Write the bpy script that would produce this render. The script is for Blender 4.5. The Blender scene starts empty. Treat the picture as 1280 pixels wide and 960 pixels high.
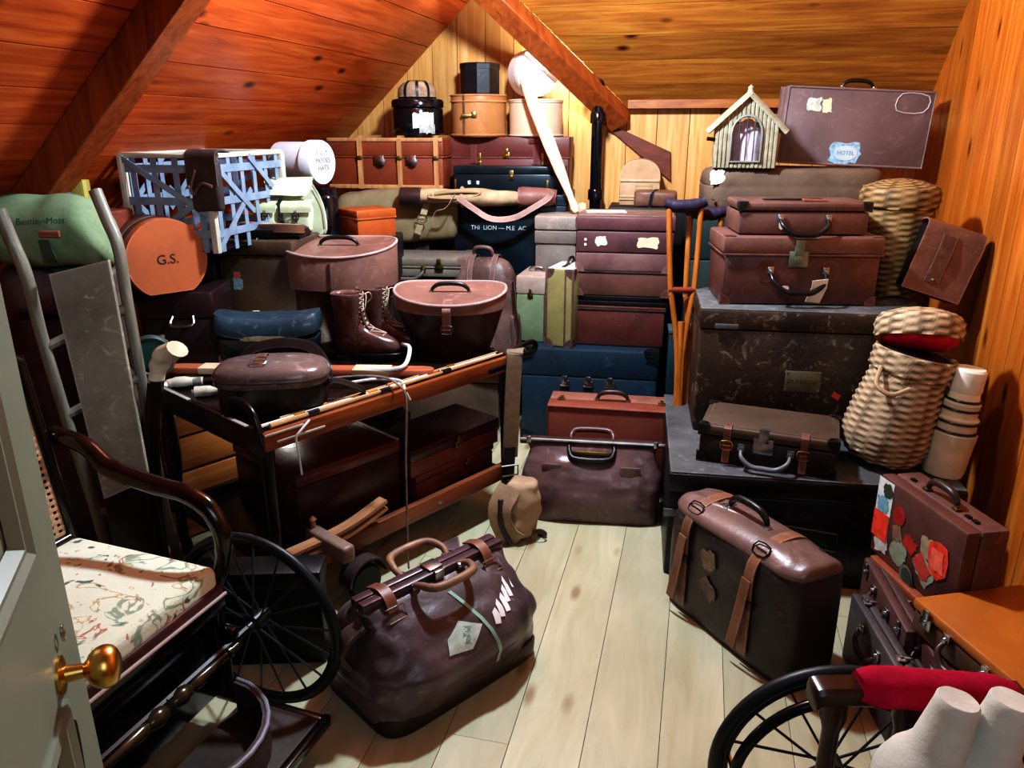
import bpy, bmesh, math, random
from mathutils import Vector, Matrix, noise as mnoise
random.seed(7)
C = bpy.context.scene.collection
sc = bpy.context.scene
PI = math.pi
R = math.radians
# ------------------------------------------------------------------ camera
EYE = 1.6; PITCH = R(18.5); FPX = 960.0
cp, sp = math.cos(PITCH), math.sin(PITCH)
cam_d = bpy.data.cameras.new('camera'); cam = bpy.data.objects.new('camera', cam_d); C.objects.link(cam)
cam.location = (0, 0, EYE); cam.rotation_euler = (PI/2 - PITCH, 0, 0)
cam_d.sensor_width = 36; cam_d.lens = 36*FPX/1280; cam_d.clip_start = .05
sc.camera = cam
def W(px, py, Y=None, z=None):
    """survey helper: where the sight line through a photo point meets the upright plane at distance Y or the level z"""
    u = (px-640)/FPX; v = (480-py)/FPX
    d = (u, cp+v*sp, -sp+v*cp)
    t = Y/d[1] if Y is not None else (z-EYE)/d[2]
    return Vector((d[0]*t, d[1]*t, EYE+d[2]*t))
# ------------------------------------------------------------------ materials
def lin(c):
    if isinstance(c, str):
        c = tuple(int(c[i:i+2], 16)/255 for i in (0, 2, 4))
    return tuple((x/12.92 if x <= .04045 else ((x+.055)/1.055)**2.4) for x in c[:3]) + (1,)
MATS = {}
class NT:
    def __init__(s, name):
        s.m = bpy.data.materials.new(name); s.m.use_nodes = True; s.t = s.m.node_tree; s.n = s.t.nodes
        s.b = s.n['Principled BSDF']
    def new(s, typ, **kw):
        n = s.n.new(typ)
        for k, v in kw.items():
            if k.startswith('i_'):
                n.inputs[k[2:].replace('_', ' ')].default_value = v
            else: setattr(n, k, v)
        return n
    def link(s, a, b): s.t.links.new(a, b)
    def coords(s, scale=(1,1,1), src='Object', rnd=True):
        tc = s.new('ShaderNodeTexCoord'); mp = s.new('ShaderNodeMapping'); mp.inputs['Scale'].default_value = scale
        s.link(tc.outputs[src], mp.inputs['Vector'])
        if rnd:
            oi = s.new('ShaderNodeObjectInfo'); mu = s.new('ShaderNodeMath', operation='MULTIPLY'); mu.inputs[1].default_value = 37
            s.link(oi.outputs['Random'], mu.inputs[0])
            cb = s.new('ShaderNodeCombineXYZ')
            for k in range(3): s.link(mu.outputs[0], cb.inputs[k])
            s.link(cb.outputs[0], mp.inputs['Location'])
        return mp.outputs[0]
    def noise(s, vec, scale, detail=3, rough=.55, dist=0):
        n = s.new('ShaderNodeTexNoise'); n.inputs['Scale'].default_value = scale; n.inputs['Detail'].default_value = detail
        n.inputs['Roughness'].default_value = rough; n.inputs['Distortion'].default_value = dist
        s.link(vec, n.inputs['Vector']); return n.outputs['Fac']
    def ramp(s, fac, stops, interp='LINEAR'):
        r = s.new('ShaderNodeValToRGB'); r.color_ramp.interpolation = interp
        e = r.color_ramp.elements
        while len(e) < len(stops): e.new(.5)
        for k, (p, c) in enumerate(stops):
            e[k].position = p; e[k].color = c if len(c) == 4 else tuple(c)+(1,)
        s.link(fac, r.inputs['Fac']); return r.outputs['Color']
    def mix(s, fac, a, b, mode='MIX'):
        m = s.new('ShaderNodeMix', data_type='RGBA', blend_type=mode)
        for sock, v in ((m.inputs[0], fac), (m.inputs[6], a), (m.inputs[7], b)):
            if hasattr(v, 'node'): s.link(v, sock)
            else: sock.default_value = v
        return m.outputs[2]
    def bump(s, h, strength=.3, dist=.01):
        b = s.new('ShaderNodeBump'); b.inputs['Strength'].default_value = strength; b.inputs['Distance'].default_value = dist
        s.link(h, b.inputs['Height']); s.link(b.outputs[0], s.b.inputs['Normal'])
    def col(s, c): s.link(c, s.b.inputs['Base Color'])
def g4(v): return (v, v, v, 1)
def mute(c, k=.2):
    r, g, b = (int(c[i:i+2], 16)/255 for i in (0, 2, 4)); mx, mn = max(r,g,b), min(r,g,b)
    if mx == 0 or (mx-mn)/mx > .64 or g > r or b > r*1.02: return (r, g, b)
    y = .35*r+.5*g+.15*b
    return (r+(y-r)*k, g+(y*.98-g)*k, b+(y*1.0-b)*k)
def leather(name, c1, c2, rough=.42, scuff=.25, scale=5, bump=.12, sc_col=None, spec=.5, wear=.55):
    if name in MATS: return MATS[name]
    c1, c2 = mute(c1), mute(c2)
    t = NT(name); v = t.coords()
    a = t.noise(v, scale, 5, .6, .4)
    base = t.ramp(a, [(.3, lin(c2)), (.68, lin(c1))])
    w = t.noise(v, scale*5, 8, .7, 1.2)
    k = t.ramp(w, [(.56, g4(0)), (.74, g4(scuff))])
    c = lin(c1); lc = lin(sc_col) if sc_col else tuple(min(1, x*1.7+.05) for x in c[:3])+(1,)
    cc = t.mix(k, base, lc)
    if wear:
        bv = t.new('ShaderNodeBevel', samples=4); bv.inputs['Radius'].default_value = .011
        ge = t.new('ShaderNodeNewGeometry'); dt = t.new('ShaderNodeVectorMath', operation='DOT_PRODUCT')
        t.link(bv.outputs[0], dt.inputs[0]); t.link(ge.outputs['Normal'], dt.inputs[1])
        e_ = t.ramp(dt.outputs['Value'], [(.80, g4(wear)), (.985, g4(0))])
        pat = t.ramp(t.noise(v, scale*3, 5, .7), [(.38, g4(.1)), (.62, g4(1))]); cc = t.mix(t.mix(1.0, e_, pat, 'MULTIPLY'), cc, tuple(min(1, x*2.2+.08) for x in c[:3])+(1,))
    t.col(cc)
    rr = t.ramp(a, [(.3, g4(min(1, rough+.12))), (.7, g4(rough-.08))]); t.link(rr, t.b.inputs['Roughness'])
    t.b.inputs['Specular IOR Level'].default_value = spec
    n2 = t.noise(v, 55, 4, .6); t.bump(n2, bump, .006)
    MATS[name] = t.m; return t.m
def plain(name, c, rough=.5, metal=0, var=.12, scale=14, bump=0, spec=.5, sheen=0):
    if name in MATS: return MATS[name]
    t = NT(name); v = t.coords(); a = t.noise(v, scale, 4)
    c0 = lin(c); lo = tuple(x*(1-var*1.6) for x in c0[:3])+(1,); hi = tuple(min(1, x*(1+var)) for x in c0[:3])+(1,)
    t.col(t.ramp(a, [(.3, lo), (.7, hi)]))
    t.b.inputs['Roughness'].default_value = rough; t.b.inputs['Metallic'].default_value = metal
    t.b.inputs['Specular IOR Level'].default_value = spec
    if sheen: t.b.inputs['Sheen Weight'].default_value = sheen
    if bump: t.bump(t.noise(v, 160, 3), bump, .003)
    MATS[name] = t.m; return t.m
def wicker(name, c1, c2):
    if name in MATS: return MATS[name]
    t = NT(name); v = t.coords(); at = t.new('ShaderNodeAttribute', attribute_name='w')
    a = t.noise(v, 22, 4, .6); col = t.ramp(a, [(.3, lin(c1)), (.7, tuple(min(1, x*1.3) for x in lin(c1)[:3])+(1,))])
    t.col(t.mix(at.outputs['Fac'], lin(c2), col)); t.b.inputs['Roughness'].default_value = .6; t.b.inputs['Specular IOR Level'].default_value = .25
    t.bump(a, .3, .004); MATS[name] = t.m; return t.m
def wood(name, c1, c2, rough=.45, axis=0, scale=9, spec=.5):
    if name in MATS: return MATS[name]
    t = NT(name); s = [scale]*3; s[axis] = scale*.1
    v = t.coords(tuple(s)); a = t.noise(v, 3, 6, .6, .8)
    t.col(t.ramp(a, [(.3, lin(c2)), (.65, lin(c1))])); t.b.inputs['Roughness'].default_value = rough
    t.b.inputs['Specular IOR Level'].default_value = spec
    t.bump(a, .15, .004); MATS[name] = t.m; return t.m
def boards(name, c1, c2, c3, knot, rough=.4, vary=.5, streak=7, knots=(2.2, 6.0), spec=.4):
    """planked surface: uv = metres along / across the boards, a tone per board, grain along it and knots"""
    if name in MATS: return MATS[name]
    t = NT(name)
    uv = t.new('ShaderNodeTexCoord').outputs['UV']; ge = t.new('ShaderNodeNewGeometry')
    sh = t.new('ShaderNodeVectorMath', operation='SCALE'); cb = t.new('ShaderNodeCombineXYZ')
    t.link(ge.outputs['Random Per Island'], cb.inputs[0]); t.link(ge.outputs['Random Per Island'], cb.inputs[2])
    t.link(cb.outputs[0], sh.inputs[0]); sh.inputs['Scale'].default_value = 23
    ad = t.new('ShaderNodeVectorMath', operation='ADD'); t.link(uv, ad.inputs[0]); t.link(sh.outputs[0], ad.inputs[1])
    mp = t.new('ShaderNodeMapping'); mp.inputs['Scale'].default_value = (.9, streak*2, 1); t.link(ad.outputs[0], mp.inputs[0])
    a = t.noise(mp.outputs[0], 2.2, 6, .62, .9)
    g = t.ramp(a, [(.28, lin(c2)), (.5, lin(c1)), (.75, lin(c3))])
    tone = t.ramp(ge.outputs['Random Per Island'], [(0, g4(1-vary*.5)), (1, g4(1+vary*.25))])
    g = t.mix(1.0, g, tone, 'MULTIPLY')
    big = t.noise(ad.outputs[0], 1.3, 3); g = t.mix(1.0, g, t.ramp(big, [(.3, g4(.82)), (.7, g4(1.12))]), 'MULTIPLY')
    mk = t.new('ShaderNodeMapping'); mk.inputs['Scale'].default_value = (knots[0], knots[1], 1); t.link(ad.outputs[0], mk.inputs[0])
    vo = t.new('ShaderNodeTexVoronoi'); vo.inputs['Scale'].default_value = 1.0; t.link(mk.outputs[0], vo.inputs['Vector'])
    kf = t.ramp(vo.outputs['Distance'], [(.06, g4(1)), (.17, g4(0))])
    t.col(t.mix(kf, g, lin(knot)))
    t.b.inputs['Roughness'].default_value = rough; t.b.inputs['Specular IOR Level'].default_value = spec
    t.bump(a, .08, .004)
    MATS[name] = t.m; return t.m
# ------------------------------------------------------------------ mesh helpers
def B(): return bmesh.new()
def box(bm, c, s, bev=.006, seg=2, rot=None):
    m = Matrix.Translation(c) @ (rot.to_4x4() if rot is not None else Matrix()) @ Matrix.Diagonal((s[0], s[1], s[2], 1))
    r = bmesh.ops.create_cube(bm, size=1, matrix=m)
    if bev > 0:
        bev = min(bev, min(s)*.49)
        ed = list({e for v in r['verts'] for e in v.link_edges})
        bmesh.ops.bevel(bm, geom=ed, offset=bev, segments=seg, profile=.5, affect='EDGES')
    return bm
def loft(bm, rings, cap=True, closed=False):
    vs = [[bm.verts.new(p) for p in r] for r in rings]
    n = len(vs[0]); m = len(vs)
    for i in range(m if closed else m-1):
        a, b = vs[i], vs[(i+1) % m]
        for k in range(n):
            bm.faces.new((a[k], a[(k+1) % n], b[(k+1) % n], b[k]))
    if cap and not closed:
        bm.faces.new(list(reversed(vs[0]))); bm.faces.new(vs[-1])
    return bm
def lathe(bm, prof, n=32, sx=1, sy=1, M=None, cap=True):
    rings = []
    for r, z in prof:
        ring = []
        for k in range(n):
            p = Vector((math.cos(2*PI*k/n)*r*sx, math.sin(2*PI*k/n)*r*sy, z))
            ring.append(M @ p if M is not None else p)
        rings.append(ring)
    return loft(bm, rings, cap)
def smoothpts(pts, k=6, closed=False):
    P = [Vector(p) for p in pts]; n = len(P); out = []
    seg = n if closed else n-1
    for i in range(seg):
        p0 = P[(i-1) % n] if (closed or i > 0) else P[0]*2-P[1]
        p1 = P[i]; p2 = P[(i+1) % n]
        p3 = P[(i+2) % n] if (closed or i+2 < n) else P[-1]*2-P[-2]
        for j in range(k):
            u = j/k
            out.append(.5*((2*p1)+(p2-p0)*u+(2*p0-5*p1+4*p2-p3)*u*u+(3*p1-p0-3*p2+p3)*u**3))
    if not closed: out.append(P[-1])
    return out
def tube(bm, pts, r, n=8, closed=False, cap=True, flat=1.0):
    P = [Vector(p) for p in pts]; m = len(P)
    rr = r if isinstance(r, (list, tuple)) else [r]*m
    if len(rr) != m: rr = [rr[0]+(rr[-1]-rr[0])*i/(m-1) for i in range(m)] if len(rr) == 2 else [rr[min(len(rr)-1, int(i*len(rr)/m))] for i in range(m)]
    def tan(i):
        if closed: return (P[(i+1) % m]-P[(i-1) % m]).normalized()
        return (P[min(i+1, m-1)]-P[max(i-1, 0)]).normalized()
    t0 = tan(0); nv = t0.orthogonal().normalized(); rings = []
    for i in range(m):
        t = tan(i); nv = (nv-t*nv.dot(t))
        nv = nv.normalized() if nv.length > 1e-6 else t.orthogonal().normalized()
        bv = t.cross(nv)
        rings.append([P[i]+(nv*math.cos(2*PI*k/n)+bv*math.sin(2*PI*k/n)*flat)*rr[i] for k in range(n)])
    return loft(bm, rings, cap, closed)
def strap(bm, pts, width, th, side, cap=True):
    """flat band along pts; side = the direction of its width"""
    P = [Vector(p) for p in pts]; m = len(P); S = Vector(side).normalized(); rings = []
    for i in range(m):
        t = (P[min(i+1, m-1)]-P[max(i-1, 0)]).normalized(); s = (S-t*S.dot(t)).normalized(); nn = t.cross(s)
        rings.append([P[i]+s*a*width/2+nn*b*th/2 for a, b in ((-1,-1),(1,-1),(1,1),(-1,1))])
    return loft(bm, rings, cap)
def prism(bm, poly, o, ax, ay, th):
    """polygon poly (2d, on axes ax, ay from o) extruded by th along ax x ay"""
    o, ax, ay = Vector(o), Vector(ax), Vector(ay); n = ax.cross(ay).normalized()
    r0 = [o+ax*a+ay*b for a, b in poly]; r1 = [p+n*th for p in r0]
    return loft(bm, [r0, r1])
def sring(a, b, e, z, N=36, cx=0, cy=0, f=None):
    out = []
    for k in range(N):
        t = 2*PI*k/N; c, s = math.cos(t), math.sin(t)
        x = math.copysign(abs(c)**(2/e), c)*a+cx; y = math.copysign(abs(s)**(2/e), s)*b+cy
        p = Vector((x, y, z)); out.append(f(p) if f else p)
    return out
def wrinkle(bm, amp=.008, freq=7, seed=0, keep=None):
    bm.normal_update()
    for v in bm.verts:
        k = 1 if keep is None else keep(v.co)
        if k: 
            p = v.co*freq+Vector((seed*3.7, seed*1.3, seed))
            v.co += v.normal*amp*k*(mnoise.noise(p)+.6*mnoise.noise(p*2.3)+.35*(1-2*abs(mnoise.noise(p*1.7))))
    return bm
def sub(bm, cuts=1):
    bmesh.ops.subdivide_edges(bm, edges=bm.edges[:], cuts=cuts, use_grid_fill=True); return bm
def obj(name, bm, mat, parent=None, ang=38, flat=False, label=None, smooth=0):
    bmesh.ops.recalc_face_normals(bm, faces=bm.faces[:])
    me = bpy.data.meshes.new(name); bm.to_mesh(me); bm.free()
    o = bpy.data.objects.new(name, me); C.objects.link(o)
    me.materials.append(mat)
    if not flat:
        me.polygons.foreach_set('use_smooth', [True]*len(me.polygons)); me.set_sharp_from_angle(angle=R(ang))
    if parent is not None: o.parent = parent
    if label: o['label'] = label
    if smooth:
        md = o.modifiers.new('s', 'SUBSURF'); md.levels = smooth; md.render_levels = smooth
    return o
def thing(name, label, cat, loc, rz=0, rx=0, ry=0, group=None):
    o = bpy.data.objects.new(name, None); C.objects.link(o)
    o.empty_display_size = .05; o.location = loc; o.rotation_euler = (R(rx), R(ry), R(rz))
    o['label'] = label; o['category'] = cat
    if group: o['group'] = group
    return o
def tag(o, label, cat, group=None):
    o['label'] = label; o['category'] = cat
    if group: o['group'] = group
    return o
def struct(o): o['kind'] = 'structure'; return o
def text(name, body, size, mat, parent, o, ax, ay, ext=.0008, label=None, align='CENTER', shear=0):
    cu = bpy.data.curves.new(name, 'FONT'); cu.body = body; cu.size = size; cu.extrude = ext; cu.align_x = align; cu.align_y = 'CENTER'
    cu.shear = shear; cu.resolution_u = 3
    tmp = bpy.data.objects.new(name+'_tmp', cu); C.objects.link(tmp)
    me = bpy.data.meshes.new_from_object(tmp.evaluated_get(bpy.context.evaluated_depsgraph_get()))
    bpy.data.objects.remove(tmp)
    me.name = name
    ob = bpy.data.objects.new(name, me); C.objects.link(ob)
    me.materials.clear(); me.materials.append(mat)
    ax, ay = Vector(ax).normalized(), Vector(ay).normalized(); n = ax.cross(ay)
    M = Matrix((ax, ay, n)).transposed().to_4x4(); M.translation = Vector(o)
    ob.parent = parent; ob.matrix_local = M
    if label: ob['label'] = label
    return ob
def decal(parent, name, o, ax, ay, w, h, mat, kind='rect', rot=0, th=.0015, seed=1, label=None):
    rn = random.Random(seed); poly = []
    if kind == 'rect': poly = [(-.5,-.5),(.5,-.5),(.5,.5),(-.5,.5)]
    elif kind == 'oval': poly = [(.5*math.cos(2*PI*k/24), .5*math.sin(2*PI*k/24)) for k in range(24)]
    elif kind == 'torn':
        for k in range(22):
            t = 2*PI*k/22; c, s = math.cos(t), math.sin(t); q = .5/max(abs(c), abs(s))*(1-.28*rn.random()); poly.append((c*q, s*q))
    elif kind == 'shield':
        poly = [(-.5,.1),(-.42,.42),(-.1,.5),(.1,.5),(.42,.42),(.5,.1),(.4,-.3),(0,-.5),(-.4,-.3)]
    cr, sr = math.cos(R(rot)), math.sin(R(rot))
    poly = [((x*w)*cr-(y*h)*sr, (x*w)*sr+(y*h)*cr) for x, y in poly]
    bm = B(); prism(bm, poly, o, ax, ay, th)
    return obj(name, bm, mat, parent, flat=True, label=label)
X3, Y3, Z3 = Vector((1,0,0)), Vector((0,1,0)), Vector((0,0,1))
def FR(d): return Vector((0, -d/2, 0)), X3, Z3       # front frame: origin at front-bottom centre, right, up
# ------------------------------------------------------------------ common colours
M_steel = plain('worn_steel', 'b9bcc0', .28, 1, .2)
M_brass = plain('brass', 'c9a257', .28, 1, .15)
M_dkbrass = plain('dull_brass', '8f7a4c', .42, 1, .2)
M_iron = plain('black_iron', '14161a', .3, .3, .2)
M_blackl = leather('black_leather', '1b191a', '0d0d0f', .35, .2)
M_darkl = leather('dark_brown_leather', '4a322a', '1e1513', .38, .35)
M_strapl = leather('strap_leather', '7a4f38', '4a2e22', .45, .35)
M_paper = plain('old_paper', 'e8e2cf', .8, 0, .12)
M_white = plain('white_paint', 'f2f2f2', .6, 0, .05)
M_dkwood = wood('dark_wood', '2c1a12', '140c09', .35)
# ------------------------------------------------------------------ luggage builders (local frame: x along the front, -y towards the viewer, z up)
def corner_bm(w, d, h, sx, sy, top, c, off=.0025, z0=0):
    """leather corner piece: quarter discs on the three faces that meet at one box corner"""
    bm = B(); P = Vector((sx*w/2, sy*d/2, z0+(h if top else 0))); ax = Vector((-sx,0,0)); ay = Vector((0,-sy,0)); az = Vector((0,0,-1 if top else 1))
    for a, b, n in ((ax, ay, -az), (ax, az, -ay), (ay, az, -ax)):
        pts = [P]+[P+a*c*math.cos(PI/2*k/6)+b*c*math.sin(PI/2*k/6) for k in range(7)]
        loft(bm, [[p+n*off*.2 for p in pts], [p+n*off for p in pts]])
    return bm
def corners(t, w, d, h, c, mat, which='all', name='corner_guard', z0=0):
    for sx in (-1, 1):
        for sy in (-1, 1):
            for top in (0, 1):
                if which == 'front' and sy > 0: continue
                if which == 'top' and not top: continue
                if which == 'ftop' and (sy > 0 or not top): continue
                obj(name, corner_bm(w, d, h, sx, sy, top, c, z0=z0), mat, t)
def handle_top(t, hw, z, mat, y=0, rise=.035, r=.009, x=0, axis='x', ring=True, name='handle', mm=None):
    """grip standing on a top face"""
    ax = X3 if axis == 'x' else Y3; c = Vector((x, y, z))
    pts = smoothpts([c-ax*hw, c-ax*hw*.86+Z3*rise*.62, c-ax*hw*.45+Z3*rise, c+ax*hw*.45+Z3*rise, c+ax*hw*.86+Z3*rise*.62, c+ax*hw], 5)
    m = len(pts); rr = [r*(.55+.55*math.sin(PI*i/(m-1))) for i in range(m)]
    h = obj(name, tube(B(), pts, rr, 10), mat, t)
    if ring:
        for s in (-1, 1):
            bm = box(B(), c+ax*hw*s+Z3*.003, (.022, .022, .008), .002); lathe(bm, [(0,0),(.008,0),(.008,.012),(0,.014)], 12, M=Matrix.Translation(c+ax*hw*s))
            obj('handle_mount', bm, mm or M_dkbrass, h)
    return h
def handle_front(t, hw, z, y, mat, drop=.05, out=.03, r=.009, x=0, mm=None, name='handle'):
    """grip hanging on a front face"""
    c = Vector((x, y, z))
    pts = smoothpts([c-X3*hw, c-X3*hw*.92+Vector((0,-out*.8,-drop*.45)), c-X3*hw*.5+Vector((0,-out,-drop*.95)), c+Vector((0,-out,-drop)), c+X3*hw*.5+Vector((0,-out,-drop*.95)), c+X3*hw*.92+Vector((0,-out*.8,-drop*.45)), c+X3*hw], 5)
    m = len(pts); rr = [r*(.6+.5*math.sin(PI*i/(m-1))) for i in range(m)]
    h = obj(name, tube(B(), pts, rr, 10), mat, t)
    for s in (-1, 1):
        bm = box(B(), c+X3*hw*s+Vector((0,-.003,.004)), (.024, .008, .028), .002)
        lathe(bm, [(0,0),(.009,0),(.009,.014),(0,.016)], 12, M=Matrix.Translation(c+X3*hw*s) @ Matrix.Rotation(PI/2, 4, 'X'))
        obj('handle_mount', bm, mm or M_dkbrass, h)
    return h
def lock(t, o, ax, ay, mat, s=1.0, name='lock'):
    o, ax, ay = Vector(o), Vector(ax), Vector(ay); n = ax.cross(ay); rot = Matrix((ax, ay, n)).transposed()
    bm = box(B(), o+n*.003, (.036*s, .03*s, .006), .0015, rot=rot)
    box(bm, o+ay*.022*s+n*.005, (.018*s, .03*s, .008), .002, rot=rot)
    lathe(bm, [(0,0),(.007*s,0),(.007*s,.006),(0,.007)], 12, M=Matrix.Translation(o+n*.006) @ rot.to_4x4())
    return obj(name, bm, mat, t)
def buckle(t, o, ax, ay, mat, w=.034, h=.026, r=.0025):
    o, ax, ay = Vector(o), Vector(ax), Vector(ay); n = ax.cross(ay)
    pts = [o+ax*a*w/2+ay*b*h/2+n*.005 for a, b in ((-1,-1),(1,-1),(1,1),(-1,1))]
    bm = tube(B(), smoothpts(pts, 2, True), r, 6, True); tube(bm, [o-ax*w*.45+n*.006, o+ax*w*.45+n*.006], r*.8, 6)
    return obj('buckle', bm, mat, t)
def flat_case(t, w, d, h, mb, ml=None, lid=.3, over=.004, bev=.012, corner=None, cmat=None, edge=None, sag=0):
    """case or trunk lying with its lid upward; parts: body, lid"""
    ml = ml or mb; lh = h*lid
    bm = B(); box(bm, (0, 0, (h-lh)/2), (w, d, h-lh), bev); obj('body', bm, mb, t)
    bm = B(); box(bm, (0, 0, h-lh/2+.0015), (w+over*2, d+over*2, lh-.003), bev)
    if sag:
        bmesh.ops.subdivide_edges(bm, edges=bm.edges[:], cuts=3, use_grid_fill=True)
        for v in bm.verts:
            if v.co.z > h-lh*.2: v.co.z -= sag*(1-(2*v.co.x/w)**2)*(1-(2*v.co.y/d)**2)*(1 if sag > 0 else 1)
    obj('lid', bm, ml, t)
    if corner: corners(t, w+over*2, d+over*2, h, corner, cmat or M_darkl)
    if edge:
        bm = B(); box(bm, (0, -d/2-over, h-lh), (w+over*2, .004, .008), .001); box(bm, (w/2+over, 0, h-lh), (.004, d, .008), .001); box(bm, (-w/2-over, 0, h-lh), (.004, d, .008), .001)
        obj('edge_binding', bm, edge, t)
def up_case(t, w, d, h, mb, ml=None, bev=.012, seam=.5, corner=None, cmat=None, edge=None):
    """suitcase standing on its hinge side with the grip on top: two shells meeting in a seam"""
    yb = -d/2+d*seam
    bm = B(); box(bm, (0, (-d/2+yb)/2-.0008, h/2), (w, yb+d/2-.0016, h), bev); obj('front_shell', bm, mb, t)
    bm = B(); box(bm, (0, (d/2+yb)/2+.0008, h/2), (w-.003, d/2-yb-.0016, h-.003), bev); obj('back_shell', bm, ml or mb, t)
    if corner: corners(t, w, d, h, corner, cmat or M_darkl)
    if edge:
        bm = B()
        for y in (-d/2, d/2):
            pts = [(-w/2+.006, y, .006), (w/2-.006, y, .006), (w/2-.006, y, h-.006), (-w/2+.006, y, h-.006)]
            P = smoothpts([Vector(p) for p in pts], 1, True); tube(bm, P, .006, 8, True)
        obj('edge_binding', bm, edge, t)
def front_strap(t, x, d, h, mat, w=.03, th=.004, over=.006, top=True, z0=0.0, buck=None, full=True):
    y = -d/2-over
    pts = [(x, y, z0), (x, y, h*.5), (x, y, h-.008), (x, y+.008, h+over)]
    if top: pts += [(x, 0, h+over), (x, d/2, h+over)]
    s = obj('strap', strap(B(), smoothpts(pts, 2), w, th, X3), mat, t)
    if buck: buckle(s, (x, y-.001, buck), X3, Z3, M_steel, w*1.3, .03)
    return s
def gladstone(t, w, d, h, mat, wr=.012, seed=1, bulge=1.06, topw=.96, topd=.2, mframe=None, pinch=.25, fat=0):
    """soft leather bag: rectangular bottom, bulging middle, sides drawn in to a framed mouth"""
    N = 56; bm = B(); rings = []
    prof = [(0, .93, .93, 7), (.015, .985, .985, 7), (.06, 1.0, 1.0, 6), (.2, bulge*.99, 1.06, 5), (.38, bulge, 1.08, 4.2), (.52, bulge*.985, 1.0, 4), (.64, .985, .86, 3.6), (.75, .955, .68, 3.4), (.85, topw*.98, .48, 3.4), (.93, topw*.98, .3, 4), (1, topw, topd, 6)]
    if fat: prof = [(z, a, b+fat*(.0 if z < .3 or z > .99 else .22*math.sin(PI*min(1,(z-.3)/.72))), e) for z, a, b, e in prof]
    P = []
    for a, b in zip(prof, prof[1:]):
        for k in range(3): P.append(tuple(a[i]+(b[i]-a[i])*k/3 for i in range(4)))
    P.append(prof[-1])
    for z, a, b, e in P:
        ring = []
        for p in sring(w/2*a, d/2*b, e, z*h, N):
            # gusset ends pinch inwards near the mouth
            if .55 < z < .97:
                q = math.exp(-(p.y/(d*.1))**2)*math.sin(PI*(z-.55)/.42)
                p.x -= math.copysign(q*pinch*w*.16, p.x)
            ring.append(p)
        rings.append(ring)
    loft(bm, rings)
    wrinkle(bm, wr, 9/max(w, .3)*.6, seed, keep=lambda c: max(0, math.sin(PI*min(1, max(0, c.z/h))))**.7)
    return obj('body', bm, mat, t, 60, smooth=1)
def lathed(t, name, prof, mat, n=40, sx=1, sy=1, M=None, ang=38): return obj(name, lathe(B(), prof, n, sx, sy, M), mat, t, ang)
def place(x0, x1, ytop, Y, z0, ymid=None):
    """size and place of a front face seen between columns x0..x1 with its top edge at row ytop, standing at distance Y on level z0"""
    zt = W((x0+x1)/2, ytop, Y=Y).z
    xm = (x0+x1)/2; zm = (z0+zt)/2; dep = Y*cp-(zm-EYE)*sp
    wl = (x1-x0)*dep/FPX; return Vector(((xm-640)*dep/FPX, Y, z0)), wl, zt-z0
def base(front, d, rz):
    """centre of the base from the middle of the front's foot"""
    a = R(rz); return Vector((front.x-math.sin(a)*d/2, front.y+math.cos(a)*d/2, front.z))
# ------------------------------------------------------------------ the room: s across, t along the attic
def RM(s, t, z=0): return Vector((.9723*s+.2334*t, -.2334*s+.9723*t, z))
AX_T = Vector((.2334, .9723, 0)); AX_S = Vector((.9723, -.2334, 0))
def clip(poly, a, b, c):
    """keep a*x+b*y<=c"""
    out = []
    for i in range(len(poly)):
        p, q = poly[i], poly[(i+1) % len(poly)]; dp = a*p[0]+b*p[1]-c; dq = a*q[0]+b*q[1]-c
        if dp <= 0: out.append(p)
        if dp*dq < 0:
            k = dp/(dp-dq); out.append((p[0]+(q[0]-p[0])*k, p[1]+(q[1]-p[1])*k))
    return out
def planked(name, o, u, v, poly, bw, mat, gap=.004, seed=1, blen=None, th=.02, label=None):
    """poly (2d on unit axes u along the boards, v across) cut into boards of width bw with dark joints; normal = u x v side seen"""
    rn = random.Random(seed); bm = B(); uvl = bm.loops.layers.uv.new('uv'); n = Vector(u).cross(Vector(v)).normalized(); o = Vector(o); u = Vector(u); v = Vector(v)
    v0 = min(p[1] for p in poly); v1 = max(p[1] for p in poly); y = v0
    while y < v1-1e-4:
        w = bw*(1+rn.uniform(-.08, .08)); strip = clip(clip(poly, 0, 1, min(y+w, v1)-gap/2), 0, -1, -(y+gap/2))
        segs = [strip]
        if blen and len(strip) > 2:
            u0 = min(p[0] for p in strip); u1 = max(p[0] for p in strip); cut = u0+rn.uniform(.3, 1)*blen; segs = []; rest = strip
            while cut < u1-.2:
                segs.append(clip(rest, 1, 0, cut-gap/3)); rest = clip(rest, -1, 0, -(cut+gap/3)); cut += blen*rn.uniform(.7, 1.2)
            segs.append(rest)
        for sgm in segs:
            if len(sgm) < 3: continue
            vs = [bm.verts.new(o+u*a+v*b) for a, b in sgm]; f = bm.faces.new(vs)
            bk = [bm.verts.new(o+u*a+v*b-n*.006) for a, b in sgm]
            for l, q in zip(f.loops, sgm): l[uvl].uv = q
            for i in range(len(vs)):
                j = (i+1) % len(vs); g = bm.faces.new((vs[i], bk[i], bk[j], vs[j]))
                for l, q in zip(g.loops, (sgm[i], sgm[i], sgm[j], sgm[j])): l[uvl].uv = q
        y += w
    # dark backing closes the joints and gives the shell its thickness
    r0 = [o+u*a+v*b-n*.0055 for a, b in poly]; r1 = [p-n*th for p in r0]
    loft(bm, [r1, r0]); nb = len(poly)+2
    me = bpy.data.meshes.new(name); bm.to_mesh(me); bm.free()
    ob = bpy.data.objects.new(name, me); C.objects.link(ob); me.materials.append(mat); me.materials.append(M_gap)
    for p in me.polygons[len(me.polygons)-nb:]: p.material_index = 1
    ob['kind'] = 'structure'
    if label: ob['label'] = label
    return ob
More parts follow.
